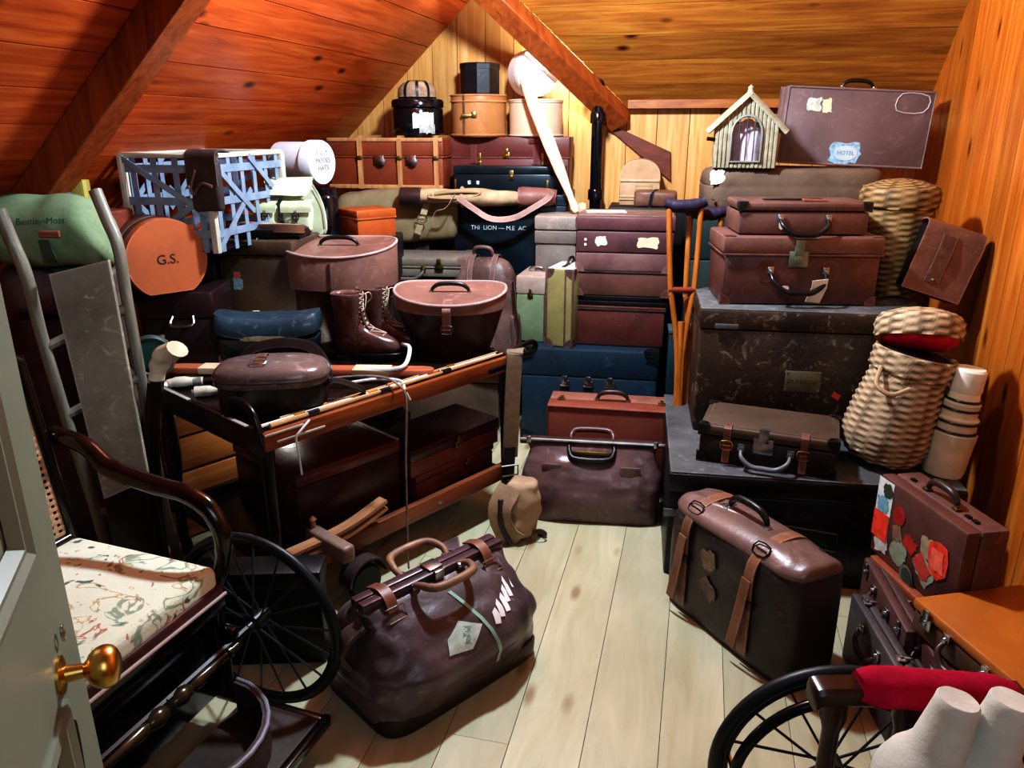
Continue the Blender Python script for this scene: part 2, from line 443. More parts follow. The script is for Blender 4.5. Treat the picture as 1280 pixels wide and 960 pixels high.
M_gap = plain('board_joint', '2a1308', .9)
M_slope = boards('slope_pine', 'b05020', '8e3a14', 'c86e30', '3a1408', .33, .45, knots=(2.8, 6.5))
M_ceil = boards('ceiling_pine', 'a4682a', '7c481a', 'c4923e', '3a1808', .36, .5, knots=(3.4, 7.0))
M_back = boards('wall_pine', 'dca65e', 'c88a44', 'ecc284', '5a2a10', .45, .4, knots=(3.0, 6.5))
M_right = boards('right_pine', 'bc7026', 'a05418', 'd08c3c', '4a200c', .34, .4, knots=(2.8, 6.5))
M_floor = boards('floor_pine', 'bdbc9c', 'afac88', 'cdcbae', '988866', .36, .16, streak=2.2, knots=(2.6, 7.0))
M_beam = wood('rafter_wood', 'a85a26', '7c3c18', .4, 2, 10)
SL, SK, SW = -2.184, -2.6, 1.12           # slope datum, knee wall, right wall
def zs(s): return 1.546+.933*(s+2.184)    # left slope
TB = 4.72                                  # back wall
def zr(t): return 1.704+4.685-t            # lower ceiling on the right, falling to the back wall
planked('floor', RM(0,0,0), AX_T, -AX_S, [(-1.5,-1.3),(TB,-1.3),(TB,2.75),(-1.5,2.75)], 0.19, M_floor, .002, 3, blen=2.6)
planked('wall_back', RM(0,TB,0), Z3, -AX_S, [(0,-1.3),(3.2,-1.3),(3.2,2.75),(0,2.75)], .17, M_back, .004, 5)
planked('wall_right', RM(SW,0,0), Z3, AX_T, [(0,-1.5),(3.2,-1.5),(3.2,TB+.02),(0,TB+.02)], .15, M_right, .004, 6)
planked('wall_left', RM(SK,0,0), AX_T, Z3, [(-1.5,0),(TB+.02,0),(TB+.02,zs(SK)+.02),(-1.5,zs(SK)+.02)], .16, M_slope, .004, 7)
k = 1/math.sqrt(1+.933**2); UPS = AX_S*k+Z3*.933*k
def slope_len(s): return (s-SK)/k
# left slope: everything up to the ridge, cut where the lower ceiling meets it
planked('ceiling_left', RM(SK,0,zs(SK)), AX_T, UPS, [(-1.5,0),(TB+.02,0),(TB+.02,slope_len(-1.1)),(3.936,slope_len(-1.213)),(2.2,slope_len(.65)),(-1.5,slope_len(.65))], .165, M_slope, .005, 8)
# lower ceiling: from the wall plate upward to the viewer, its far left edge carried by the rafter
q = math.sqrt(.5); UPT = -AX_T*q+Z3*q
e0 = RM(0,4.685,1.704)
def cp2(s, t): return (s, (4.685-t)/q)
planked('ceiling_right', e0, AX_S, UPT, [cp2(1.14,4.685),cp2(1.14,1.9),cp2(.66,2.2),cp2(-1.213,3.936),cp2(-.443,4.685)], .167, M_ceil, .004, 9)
bm = B(); a, b_, c_, d_ = RM(.6,-1.5,zs(.65)+.02), RM(1.16,-1.5,zs(.65)+.02), RM(1.16,2.3,zs(.65)+.02), RM(.6,2.3,zs(.65)+.02)
loft(bm, [[a,b_,c_,d_],[p+Z3*.03 for p in (a,b_,c_,d_)]]); struct(obj('ceiling', bm, M_ceil, flat=True))
bm = B(); bx = [RM(-1.45,4.05,zs(-1.1)-.02), RM(.2,4.05,3.2), RM(.2,TB+.05,3.2), RM(-1.45,TB+.05,zs(-1.1)-.02)]
bx[0].z = bx[3].z = zs(-1.45)+.1
loft(bm, [bx,[p+Z3*.03 for p in bx]]); struct(obj('ceiling_dormer', bm, M_ceil, flat=True))
# plate board along the eave, and the two rafters
bm = B(); prism(bm, [(-.44,1.70),(1.12,1.70),(1.12,1.745),(-.44,1.745)], RM(0,4.665,0), AX_S, Z3, .03); struct(obj('trim_1', bm, wood('plate_wood','b0702c','8c4e1c',.4,0), flat=True))
def beam(name, p, q_, wdt, dep, nrm, mat):
    d = (q_-p).normalized(); side = d.cross(nrm).normalized(); bm = B()
    loft(bm, [[c+side*wdt/2*a-nrm*dep*b for a, b in ((-1,0),(1,0),(1,1),(-1,1))] for c in (p, q_)])
    bmesh.ops.bevel(bm, geom=bm.edges[:], offset=.004, segments=1, affect='EDGES')
    return struct(obj(name, bm, mat, label=None))
ns = (-AX_S*.933+Z3).normalized(); nt = (AX_T+Z3).normalized()
beam('beam_left', RM(SK+.02,2.34,zs(SK+.02)), RM(.3,2.34,zs(.3)), .12, .11, ns, wood('left_rafter_wood','9a4e20','6e3014',.38,2,10))
e1, e2 = RM(-.443,4.685,1.704), RM(-.962,4.18,2.208); d0 = (e2-e1).normalized(); sd = d0.cross(nt).normalized()
if sd.dot(AX_S) > 0: sd = -sd
beam('beam_right', e1+sd*.06-d0*.02, e2+sd*.06+d0*.45, .12, .1, nt, M_beam)
# dark triangular board standing in for the rafter's shadow on the wall
def onwall(px, py, off=0):
    d = W(px, py, Y=1)-Vector((0,0,EYE)); n = AX_T; k_ = (TB-off)/d.dot(n); return Vector((0,0,EYE))+d*k_
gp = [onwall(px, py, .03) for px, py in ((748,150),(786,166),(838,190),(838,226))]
bm = B(); loft(bm, [gp, [p+AX_T*.028 for p in gp]]); struct(obj('rafter_shadow_board', bm, wood('rafter_shadow_wood','7a3c1e','5c2a14',.5,0), flat=True))
# ------------------------------------------------------------------ open door at the left edge
M_door = plain('door_paint', '858c7a', .38, 0, .06, 4)
E_ = Vector((-.661,.982,0)); dv = Vector((.343,-.939,0)); dn = Vector((.939,.343,0))    # free edge, towards the hinge, face normal into the room
hx = E_+dv*.8
door = bpy.data.objects.new('door_1', None); C.objects.link(door); struct(door); door['label'] = 'pale green-grey painted panel door standing open at the left edge'
def dbox(u0,u1,z0,z1,n0,n1,bev=.003):
    bm = B(); loft(bm, [[E_+dv*u0+dn*n+Z3*z for u, z, n in ((0,z0,n0),(0,z0,n1),(0,z1,n1),(0,z1,n0))], [E_+dv*u1+dn*n+Z3*z for z, n in ((z0,n0),(z0,n1),(z1,n1),(z1,n0))]])
    return bm
bm = B()
for u0,u1,z0,z1 in ((0,.12,.01,2.0),(.68,.8,.01,2.0),(.12,.68,.01,.22),(.12,.68,.85,1.07),(.12,.68,1.88,2.0)):
    b2 = dbox(u0,u1,z0,z1,-.045,0); me = bpy.data.meshes.new('t'); b2.to_mesh(me); bm.from_mesh(me); b2.free(); bpy.data.meshes.remove(me)
bm2 = dbox(.12,.68,.22,.85,-.035,-.014); me = bpy.data.meshes.new('t'); bm2.to_mesh(me); bm.from_mesh(me)
bm2 = dbox(.12,.68,1.07,1.88,-.035,-.014); me = bpy.data.meshes.new('t'); bm2.to_mesh(me); bm.from_mesh(me)
obj('door_leaf', bm, M_door, door, flat=True)
for z0,z1 in ((.22,.85),(1.07,1.88)):
    bm = B()
    for (pa,pb,iw) in (((.12,z0),(.12,z1),(1,0)),((.68,z0),(.68,z1),(-1,0)),((.12,z0),(.68,z0),(0,1)),((.12,z1),(.68,z1),(0,-1))):
        rings = []
        for (u_,z_),e in ((pa,0),(pb,1)):
            ring = []
            for q1,hh in ((0,-.012),(0,.006),(.012,.009),(.022,.002),(.03,.003),(.042,-.012)):
                du = iw[0]*q1; dz = iw[1]*q1
                if iw[0] == 0: du = q1 if e == 0 else -q1
                else: dz = q1 if e == 0 else -q1
                ring.append(E_+dv*(u_+du)+dn*hh+Z3*(z_+dz))
            rings.append(ring)
        loft(bm, rings)
    obj('panel_moulding', bm, M_door, door, 20)
kr = Matrix((dv, Z3, dn)).transposed().to_4x4() if False else Matrix.Translation(E_+dv*.115+Z3*.885)@Vector((0,0,1)).rotation_difference(dn).to_matrix().to_4x4()
kb = obj('door_knob', lathe(B(), [(0,0),(.027,0),(.027,.004),(.012,.008),(.01,.03),(.014,.034),(.02,.037),(.025,.042),(.0285,.048),(.03,.055),(.0295,.061),(.027,.067),(.022,.072),(.014,.0755),(0,.077)], 28, M=kr), M_brass, door)
kp = E_+dv*.115+Z3*.79; bm = B()
prism(bm, [(.012*math.cos(a)*(1 if math.sin(a)>0 else .8+.2*math.cos(2*a)), (.016 if math.sin(a)>0 else .075)*math.sin(a)) for a in [2*PI*i/20 for i in range(20)]], kp+dn*.001, -dv, Z3, .004)
obj('keyhole_cover', bm, plain('dark_brass','3a3428',.4,.8,.2), door)
for u_ in (.09,):
    obj('key_ring', tube(B(), [E_+dv*u_+dn*.004+Z3*(.935+.011*math.sin(a))+dv*.007*math.cos(a)+dn*.004 for a in [2*PI*i/16 for i in range(16)]], .002, 6, True), M_steel, door)
# ------------------------------------------------------------------ light: a ceiling lamp over the middle of the floor, a spot for the dormer, added fill lights that have no fixture
def light(name, typ, loc, e, col=(1,1,1), size=.1, target=None, **kw):
    l = bpy.data.lights.new(name, typ); l.energy = e; l.color = col
    if typ == 'AREA': l.size = size
    else: l.shadow_soft_size = size
    for k_, v_ in kw.items(): setattr(l, k_, v_)
    o = bpy.data.objects.new(name, l); C.objects.link(o); o.location = loc
    if target is not None: o.rotation_euler = (Vector(target)-Vector(loc)).to_track_quat('-Z', 'Y').to_euler()
    return o
light('ceiling_lamp', 'POINT', (.10,2.86,2.40), 122, (.93,.98,1.0), .07)
light('dormer_lamp', 'POINT', (.25,4.50,1.965), 13, (1,.97,.9), .02)
light('wall_fill_spot', 'SPOT', (.3,1.6,2.3), 26, (1,.9,.75), .08, (1.75,2.7,1.5), spot_size=R(70), spot_blend=.9)  # added fill warming the right wall, no fixture there
light('front_fill', 'AREA', (.35,-.5,2.0), 5, (.86,.93,1), 1.0, (.0,2.5,.6))  # added soft fill from behind the camera
light('left_fill_spot', 'SPOT', (.45,.3,2.3), 60, (.85,.95,1), .15, (-1.45,2.5,1.15), spot_size=R(34), spot_blend=1.0)  # added cool fill for the slab and sack truck, no real lamp
light('cart_fill', 'POINT', (-.98,3.02,.56), 2.2, (1,.9,.75), .03)  # added fill hidden under the cart tray, no fixture
w = bpy.data.worlds.new('world'); sc.world = w; w.use_nodes = True
w.node_tree.nodes['Background'].inputs[0].default_value = (.8,.88,1,1); w.node_tree.nodes['Background'].inputs[1].default_value = .025
sc.view_settings.view_transform = 'Standard'; sc.view_settings.look = 'High Contrast'; sc.view_settings.exposure = .62; sc.view_settings.gamma = 1.0

sc.view_settings.use_white_balance = True; sc.view_settings.white_balance_temperature = 5500; sc.view_settings.white_balance_tint = 4
# ------------------------------------------------------------------ the back rows under the gable
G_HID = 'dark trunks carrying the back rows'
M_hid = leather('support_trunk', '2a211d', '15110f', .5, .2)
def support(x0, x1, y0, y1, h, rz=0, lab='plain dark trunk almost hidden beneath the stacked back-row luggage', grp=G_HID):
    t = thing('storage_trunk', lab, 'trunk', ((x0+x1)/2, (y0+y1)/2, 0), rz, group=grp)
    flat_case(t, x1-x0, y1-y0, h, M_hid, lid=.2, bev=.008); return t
# --- black tin trunk with the painted name, and what stands on it
RZ = -10
f, w_, h_ = place(567, 706, 243, 4.28, .80)
f.x += .0
LZ0, LH = .80, h_; LT = LZ0+LH
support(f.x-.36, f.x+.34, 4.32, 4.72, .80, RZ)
M_tin = plain('black_japanned_tin', '1d2a33', .32, .25, .35, 5, spec=.6)
ld = .42
lion = thing('japanned_trunk', 'black tin trunk with faded white lettering along its front', 'trunk', base(f, ld, RZ), RZ)
wl = w_/math.cos(R(RZ))
flat_case(lion, wl, ld, LH, M_tin, lid=.13, over=.006, bev=.005)
obj('base_rim', box(B(), (0, 0, .012), (wl+.02, ld+.02, .024), .004), M_tin, lion)
obj('hasp', box(box(B(), (0, -ld/2-.007, LH*.84), (.03, .006, .09), .002), (0, -ld/2-.012, LH*.8), (.022, .01, .02), .003), M_iron, lion)
for x in (-.16, .17): obj('side_seam', box(B(), (x, -ld/2-.001, LH*.43), (.012, .004, LH*.8), .001), M_tin, lion)
M_let = plain('faded_white_lettering', 'c9cdd0', .7, 0, .3, 60)
text('lettering', 'THE LION — M.E  AC', .033, M_let, lion, (-.06, -ld/2-.0016, LH*.60), X3, Z3, .0008)
tl = lion.location
def on_lion(px, Y): return Vector((W(px, 240, Y=Y).x, Y, LT))
# flat black tin box and red strapped trunk
f, w_, h_ = place(566, 704, 208, 4.39, LT)
fb = thing('deed_box', 'flat black tin box lying on the lettered tin trunk', 'tin box', base(f, .13, RZ), RZ)
flat_case(fb, w_, .13, h_, M_tin, lid=.3, over=.005, bev=.004)
obj('hasp', box(box(B(), (.02, -.072, h_*.68), (.026, .008, .05), .002), (.02, -.078, h_*.62), (.018, .01, .016), .003), M_dkbrass, fb)
for x in (-w_*.36, -w_*.28): decal(fb, 'painted_initial', (x, -.0656, h_*.38), X3, Z3, .02, .024, M_let, 'torn', seed=int(x*1000)+400)
for x in (-w_*.49, w_*.36): obj('corner_guard', box(B(), (x, -.068, h_*.3), (.012, .005, h_*.4), .001), M_dkbrass, fb)
f, w_, h_ = place(556, 711, 171, 4.53, LT)
M_redtr = leather('red_brown_trunk', '7a3a30', '5a241e', .4, .3)
rt = thing('strapped_trunk', 'red-brown leather trunk with two buckled straps beneath the tan hat box', 'trunk', base(f, .22, RZ), RZ)
flat_case(rt, w_, .22, h_, M_redtr, lid=.38, over=.004, bev=.008, edge=M_redtr)
RTZ = LT+h_
for x, b in ((-w_*.27, h_*.45), (w_*.24, h_*.45)):
    front_strap(rt, x, .22, h_, M_redtr, .034, buck=b)
    obj('strap_loop', box(B(), (x, -.12, h_*.93), (.085, .012, .03), .005), M_redtr, rt)
    obj('catch', box(box(B(), (x+.035, -.117, h_*.6), (.014, .008, .06), .002), (x+.035, -.122, h_*.52), (.018, .006, .02), .002), M_brass, rt)
lock(rt, (0, -.114, h_*.66), X3, Z3, M_brass, 1.0)
# hat boxes on the red trunk
M_tan = leather('tan_leather', 'c68a4e', 'a86a34', .4, .3, sc_col='e6bb86')
M_cream = leather('cream_hide', 'efd2ae', 'dcb88e', .45, .3)
def hatbox(name, label, x0, x1, ytop, Y, z0, mat, trim, lidf=.24, sy=1.0, lm=None):
    f, w_, h_ = place(x0, x1, ytop, Y, z0); r = w_/2
    t = thing(name, label, 'hat box', (f.x, Y+r*sy*.7, z0))
    lathed(t, 'body', [(0,0),(r*.97,0),(r*.985,.006),(r*.985,h_*(1-lidf))], mat, sy=sy)
    lathed(t, 'lid', [(r*.99,h_*(1-lidf)+.002),(r*1.0,h_*(1-lidf)+.004),(r*1.0,h_-.008),(r*.985,h_),(r*.93,h_+.002),(0,h_+.004)], lm or mat, sy=sy)
    return t, r, h_
t, r, h1 = hatbox('hat_box', 'tan leather round hat box with a vertical strap and brass clasp', 562, 633, 118, 4.52, RTZ, M_tan, None, .16)
ypos = lambda a, rr: Vector((rr*math.sin(a), -rr*math.cos(a), 0))
bm = B(); strap(bm, [ypos(-.5, r+.003)+Z3*z for z in (.004, h1*.5, h1)], .012, .004, ypos(PI/2-.5, 1)); obj('strap', bm, M_strapl, t)
for zz in (h1-.004, h1*.84, .01): obj('rim_band', tube(B(), [ypos(2*PI*i/40, r+.001)+Z3*zz for i in range(40)], .005, 6, True), M_tan, t)
obj('clasp', box(box(B(), ypos(-.36, r+.005)+Z3*h1*.5, (.07, .012, .018), .004), ypos(-.12, r+.006)+Z3*h1*.53, (.028, .012, .034), .006), M_dkbrass, t)
TANZ = RTZ+h1; tanx = t.location.x
f, w_, h_ = place(573, 624, 78, 4.56, TANZ)
t = thing('hat_box', 'small black faceted hat box on top of the tan hat box', 'hat box', (f.x, 4.62+w_*.45, TANZ+.006), 12)
M_bbox = leather('black_card', '15181d', '0c0e12', .42, .15)
lathed(t, 'body', [(0,0),(w_*.49,0),(w_*.5,.005),(w_*.5,h_*.8)], M_bbox, n=10, ang=20)
lathed(t, 'lid', [(w_*.5,h_*.8),(w_*.515,h_*.81),(w_*.515,h_-.006),(w_*.5,h_),(0,h_+.002)], M_bbox, n=10, ang=20)
t, r, h1 = hatbox('hat_box', 'cream round hat box beside the tan one, under the white box', 636, 705, 124, 4.52, RTZ, M_cream, None, .1)
CRZ = RTZ+h1; crx = t.location.x
for zz in (h1-.004, .008): obj('rim_band', tube(B(), [ypos(2*PI*i/40, r+.001)+Z3*zz for i in range(40)], .004, 6, True), M_cream, t)
# white box lying on its side on the cream one
r = .125; t = thing('hat_box', 'white round hat box lying on its side on the cream hat box', 'hat box', (crx-.0, 4.52, CRZ+r+.012), 22)
M90 = Matrix.Rotation(PI/2, 4, 'X')
lathed(t, 'body', [(0,-.13),(r*.96,-.13),(r*.97,-.12),(r*.97,.0)], plain('bright_white_card','f6f3ea',.55,0,.05), M=Matrix.Rotation(PI/2, 4, 'X'))
lathed(t, 'lid', [(r*.98,-.03),(r,-.028),(r,.0),(r*.98,.012),(r*.7,.018),(0,.019)], plain('bright_white_card','f6f3ea'), M=Matrix.Rotation(PI/2, 4, 'X'))
# --- ribbed trunk on the left, with the black hat tin
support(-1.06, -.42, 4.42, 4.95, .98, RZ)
M_ribtr = leather('rust_canvas_trunk', '8a4426', '6a2e18', .5, .25)
M_rib = wood('ash_rib', 'c99a68', '9c6c40', .45, 2)
HZ1 = W(500, 236, Y=4.45).z
f, w_, h_ = place(433, 556, 173, 4.46, HZ1)
xl = -1.04; xr = f.x+w_/2; w_ = xr-xl; f.x = (xl+xr)/2
rb = thing('ribbed_trunk', 'rust-brown cabin trunk bound with pale bentwood ribs', 'trunk', base(f, .4, RZ), RZ)
RIBZ = HZ1+h_
flat_case(rb, w_, .4, h_, M_ribtr, lid=.36, over=.004, bev=.014, edge=M_ribtr)
for x in (-w_*.5+.19, -w_*.5+.42, w_*.5-.035):
    pts = [(x,-.212,.0),(x,-.212,h_-.012),(x,-.198,h_+.008),(x,.19,h_+.008)]
    obj('rib', strap(B(), pts, .026, .014, X3), M_rib, rb)
    obj('rib_joint', box(B(), (x, -.22, h_*.62), (.03, .012, .022), .004), M_dkbrass, rb)
obj('base_batten', box(B(), (0, -.21, .012), (w_, .016, .022), .003), M_rib, rb)
obj('top_batten', box(B(), (0, -.205, h_-.006), (w_, .012, .02), .003), M_rib, rb)
for x in (-w_*.5+.3, w_*.5-.18):
    bm = B(); box(bm, (x, -.212, h_*.58), (.06, .01, .05), .006); lathe(bm, [(0,0),(.026,0),(.026,.008),(.01,.014),(0,.014)], 16, M=Matrix.Translation((x+.012,-.216,h_*.55))@M90)
    obj('lock', bm, M_steel, rb)
f, w_, h_ = place(488, 552, 124, 4.5, RIBZ+.016); r = w_/2
ht = thing('hat_tin', 'glossy black japanned hat tin with a peeling paper label', 'hat box', (f.x, 4.5+r*.7, RIBZ+.016))
M_gloss = plain('glossy_black', '12161d', .12, .1, .2, spec=.8)
lathed(ht, 'body', [(0,0),(r*.96,0),(r,.01),(r,h_*.72),(r*.97,h_*.76)], M_gloss)
lathed(ht, 'lid', [(r*.98,h_*.77),(r*1.03,h_*.79),(r*1.03,h_*.94),(r*.98,h_),(r*.72,h_+.01)], M_gloss)
lathed(ht, 'crown', [(r*.7,h_+.008),(r*.78,h_+.014),(r*.74,h_+.06),(r*.55,h_+.088),(0,h_+.095)], leather('flaked_brown_paper','c29a72','5a4030',.7,.6,9))
for a in (-.5, .12, .7): obj('crown_strap', strap(B(), smoothpts([ypos(a, r*.8)+Z3*(h_+.012), ypos(a, r*.78)+Z3*(h_+.06), ypos(a, r*.56)+Z3*(h_+.094), Vector((0,0,h_+.1))], 4), .014, .003, ypos(a+PI/2, 1)), M_blackl, ht)
def curved_label(parent, r, z0, z1, a0, a1, mat, seed=1, n=14, off=.0025, label=None, name='paper_label'):
    rn = random.Random(seed); bm = B(); rows = []
    for j in range(5):
        row = []
        for i in range(n+1):
            e = .012*(rn.random()-.5) if (j in (0, 4) or i in (0, n)) else 0
            row.append(ypos(a0+(a1-a0)*i/n, r+off)+Z3*(z0+(z1-z0)*j/4+e))
        rows.append([bm.verts.new(p) for p in row])
    for a, b in zip(rows, rows[1:]):
        for i in range(n): bm.faces.new((a[i], a[i+1], b[i+1], b[i]))
    return obj(name, bm, mat, parent, label=label)
curved_label(ht, r, h_*.2, h_*.62, -.1, .75, M_paper, 3)
curved_label(ht, r, h_*.05, h_*.3, .15, .8, plain('grey_label','a9aea8',.7,0,.3,30), 5)
# --- khaki holdall below the ribbed trunk, and the golf bag
M_khaki = leather('khaki_canvas', '9c8a62', '7d6c48', .85, .2, 7, .2, spec=.2)
f, w_, h_ = place(424, 582, 238, 4.3, .985)
ho = thing('canvas_holdall', 'khaki canvas holdall lying beneath the rust-brown ribbed trunk', 'bag', (f.x-.03, 4.41, .985), -8)
bm = B(); rings = []
for i in range(15):
    x = -w_/2+w_*i/14; k_ = .82+.18*math.sin(PI*min(1, max(0, i/14)))
    rings.append([Vector((x, math.copysign(abs(math.cos(a))**.6, math.cos(a))*.1*k_, h_/2+math.copysign(abs(math.sin(a))**.6, math.sin(a))*h_/2*k_)) for a in [2*PI*q_/24 for q_ in range(24)]])
loft(bm, rings); wrinkle(bm, .012, 9, 4); obj('body', bm, M_khaki, ho, 60, smooth=1)
bm = strap(B(), smoothpts([(.2,-.115,h_*.9),(.17,-.135,h_*.55),(.13,-.12,h_*.2)], 5), .035, .006, X3); s_ = obj('strap', bm, plain('pale_webbing','b5a580',.8), ho)
buckle(s_, (.165,-.14,h_*.5), X3, Z3, M_dkbrass, .045, .035)
gb_a, gb_b = W(502, 245, Y=4.18), W(690, 247, Y=4.18)
gz = LT+.02
gb = thing('golf_bag', 'long fawn canvas golf bag with a leather sling, laid across the lettered tin trunk', 'golf bag', ((gb_a.x+gb_b.x)/2, 4.22, 1.245), -3)
L = gb_b.x-gb_a.x; bm = B(); rings = []
for i in range(25):
    u = i/24; x = -L/2+L*u
    rad = .052 if u < .12 else (.05-.006*math.sin(u*9)-.014*max(0, u-.45)/.55)
    rings.append([Vector((x, math.cos(a)*rad, rad*.8*math.sin(a)+.006*math.sin(u*7))) for a in [2*PI*q_/20 for q_ in range(20)]])
loft(bm, rings); wrinkle(bm, .01, 16, 8, keep=lambda c: 1 if c.x > -L*.36 else .1); obj('body', bm, plain('fawn_canvas','b79f7d',.85,0,.2,20), gb, 60, smooth=1)
lathed(gb, 'leather_cap', [(0,-.01),(.055,-.01),(.058,0),(.057,.1),(.052,.105),(0,.105)], M_darkl, M=Matrix.Translation((-L/2-.005,0,0))@Matrix.Rotation(PI/2,4,'Y')@Matrix.Scale(.85,4,X3))
bm = B(); tube(bm, smoothpts([(-L*.28,-.04,.02),(-.1,-.055,.035),(.02,-.05,.03),(-.05,-.045,.0),(-.24,-.05,0)], 5, True), .012, 8, flat=.6); obj('ball_pocket', bm, plain('fawn_canvas_dark','a8906a',.85), gb)
bm = B(); tube(bm, [( -L*.1, .05*math.cos(a), .045*math.sin(a)) for a in [2*PI*i/20 for i in range(20)]], .011, 8, True); obj('collar', bm, plain('fawn_canvas','b79f7d'), gb)
bm = B(); lathe(bm, [(0,0),(.05,0),(.052,.02),(.046,.16),(.035,.2),(0,.2)], 18, M=Matrix.Translation((L*.28,0,.0))@Matrix.Rotation(PI/2,4,'Y')); wrinkle(bm,.009,20,3); obj('red_leather_mouth', bm, leather('red_brown_hide','a06a5c','6e3c32',.5,.5), gb)
pa = [(-L*.12,-.06,.0),(-.02,-.075,-.05),(.08,-.085,-.105),(.2,-.085,-.1),(.3,-.075,-.05),(.38,-.06,.0),(.4,-.04,.035)]
obj('sling', strap(B(), smoothpts(pa, 6), .03, .006, (0,.35,1)), leather('pink_sling','b08876','86604f',.5,.3), gb)
obj('tie', strap(B(), smoothpts([(-L*.14,-.06,.02),(-L*.2,-.075,-.05),(-L*.27,-.06,-.07),(-L*.3,-.055,-.12)], 5), .014, .003, (0,1,0)), leather('pink_sling','b08876','86604f'), gb)
# --- grey soft case to the right, green suitcases (they stand on the blue trunk, see below)
# --- pale paddle leaning in front
# foot of the paddle on the grey case; built after it
# black drain pipe on the wall
px_ = W(746, 205, Y=4.55)
pp = thing('drain_pipe', 'glossy black iron pipe standing against the pine wall', 'pipe', (px_.x, 4.58, 0))
lathed(pp, 'pipe', [(0,0),(.033,0),(.033,1.9),(0,1.9)], M_gloss, n=24)
for z in (.5, 1.2, 1.62): lathed(pp, 'socket', [(.033,z),(.043,z),(.043,z+.05),(.038,z+.06),(.033,z+.06)], M_gloss, n=24)
# embossed pale trunk behind the brown stack + small brown case before it
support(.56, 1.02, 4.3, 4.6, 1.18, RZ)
zt_ = 1.18
f, w_, h_ = place(778, 828, 199, 4.42, zt_)
et = thing('dome_trunk', 'pale tan round-topped trunk with pressed panels behind the brown stack', 'trunk', (f.x, 4.5, zt_), RZ)
M_etan = leather('pale_tan_hide', 'cfa878', 'b58c5e', .5, .25)
obj('body', box(B(), (0,0,h_*.27), (w_, .16, h_*.54), .01), M_etan, et)
obj('lid', prism(B(), [(-w_/2,0)]+[(w_/2*math.cos(PI-PI*i/14), h_*.44*math.sin(PI*i/14)**.7) for i in range(15)]+[(w_/2,0)], (0,.08,h_*.555), X3, Z3, .16), M_etan, et)
for z in (h_*.54, h_*.2, h_*.14): obj('moulded_band', box(B(), (0,-.084,z), (w_*.98,.008,.012), .003), M_etan, et)
for z in (h_*.44, h_*.36): obj('pressed_panel', box(B(), (w_*.1,-.083,z), (w_*.4,.008,.022), .006), M_etan, et)
f, w_, h_ = place(795, 848, 239, 4.32, zt_)
bc = thing('leather_satchel', 'small brown leather case with a black strap on top of the brown stack back', 'bag', (f.x, 4.38, zt_), RZ)
bm = box(B(), (0,0,h_*.5), (w_,.1,h_), .02, 3); sub(bm, 2); wrinkle(bm, .006, 14, 3); obj('body', bm, leather('chestnut_hide','8a5c42','5e3a28',.4,.4), bc, 60)
obj('strap', strap(B(), [(-.03,-.055,0),(-.02,-.056,h_*.8),(0,-.03,h_+.004),(.01,.04,h_+.004)], .016, .004, X3), M_blackl, bc)
# ------------------------------------------------------------------ middle: blue trunk and the brown stack
M_blue = leather('dark_blue_trunk', '1f3a4c', '15293a', .5, .25, 4, .15, sc_col='5a7486')
f, w_, h_ = place(651, 818, 437, 3.74, 0); BZ = h_
RB = -9; bd = .44
bt = thing('steamer_trunk', 'dark blue trunk with riveted corner plates carrying the green suitcases', 'trunk', base(f, bd, RB), RB)
flat_case(bt, w_, bd, BZ, M_blue, lid=.001, bev=.012) if False else None
obj('body', box(B(), (0,0,BZ*.36), (w_,bd,BZ*.72-.002), .012), M_blue, bt)
obj('lid', box(B(), (0,0,BZ*.86), (w_+.006,bd+.006,BZ*.28-.002), .012), M_blue, bt)
M_bcor = plain('blackened_steel', '2a3138', .35, .6, .2)
corners(bt, w_+.006, bd+.006, BZ, .075, M_bcor)
for x in (-.12, .0, .11): obj('catch', box(box(B(), (x,-bd/2-.008,BZ*.66), (.05,.014,.035), .006), (x,-bd/2-.012,BZ*.7), (.03,.012,.04), .004), M_steel, bt)
for x in (-w_/2+.03, -w_/2+.055, w_/2-.03, w_/2-.055):
    for z in (BZ-.025, BZ-.05): obj('rivet', lathe(B(), [(0,0),(.006,0),(.004,.004),(0,.005)], 10, M=Matrix.Translation((x,-bd/2-.006,z))@Matrix.Rotation(PI/2,4,'X')), M_bcor, bt)
# brown stack on it
def stackcase(x0, x1, yt, Y, z0, d, rz, **kw):
    f, w_, h_ = place(x0, x1, yt, Y, z0); return f, w_, h_, base(f, d, rz)
RS = -10
S0 = BZ+.001
f, w_, h_, p = stackcase(719, 829, 383, 3.80, S0, .3, RS); S1 = S0+h_
M_ox = leather('oxblood_case', '6e352c', '4a211c', .4, .3)
t = thing('suitcase', 'plain dark red leather case on the blue trunk, lowest of the brown stack', 'suitcase', p, RS)
flat_case(t, w_, .3, h_, M_ox, lid=.08, bev=.012, edge=M_darkl)
f, w_, h_, p = stackcase(716, 834, 370, 3.80, S1, .3, RS); S2 = S1+h_
t = thing('attache_case', 'thin black case between the dark red and the tan-brown suitcases of the stack', 'suitcase', p, RS)
flat_case(t, w_, .3, h_, M_blackl, lid=.5, bev=.006)
f, w_, h_, p = stackcase(720, 836, 316, 3.79, S2, .31, RS); S3 = S2+h_
M_brs = leather('brown_case', '7a5040', '573428', .45, .3); M_brl = leather('plum_lid', '8a6460', '6a4644', .4, .3)
t = thing('suitcase', 'brown suitcase with stitched corner patches, second from the top of the stack', 'suitcase', p, RS)
flat_case(t, w_, .31, h_, M_brs, M_brl, lid=.44, bev=.012, edge=M_darkl)
for sx in (-1, 1):
    for z0, hh, fl in ((h_*.56, h_*.44, 0), (0, h_*.56, 0)):
        o_ = corner_bm(w_+.008, .31+.008, hh, sx, -1, 0, .045, z0=z0); obj('corner_guard', o_, M_brl if z0 else M_brs, t)
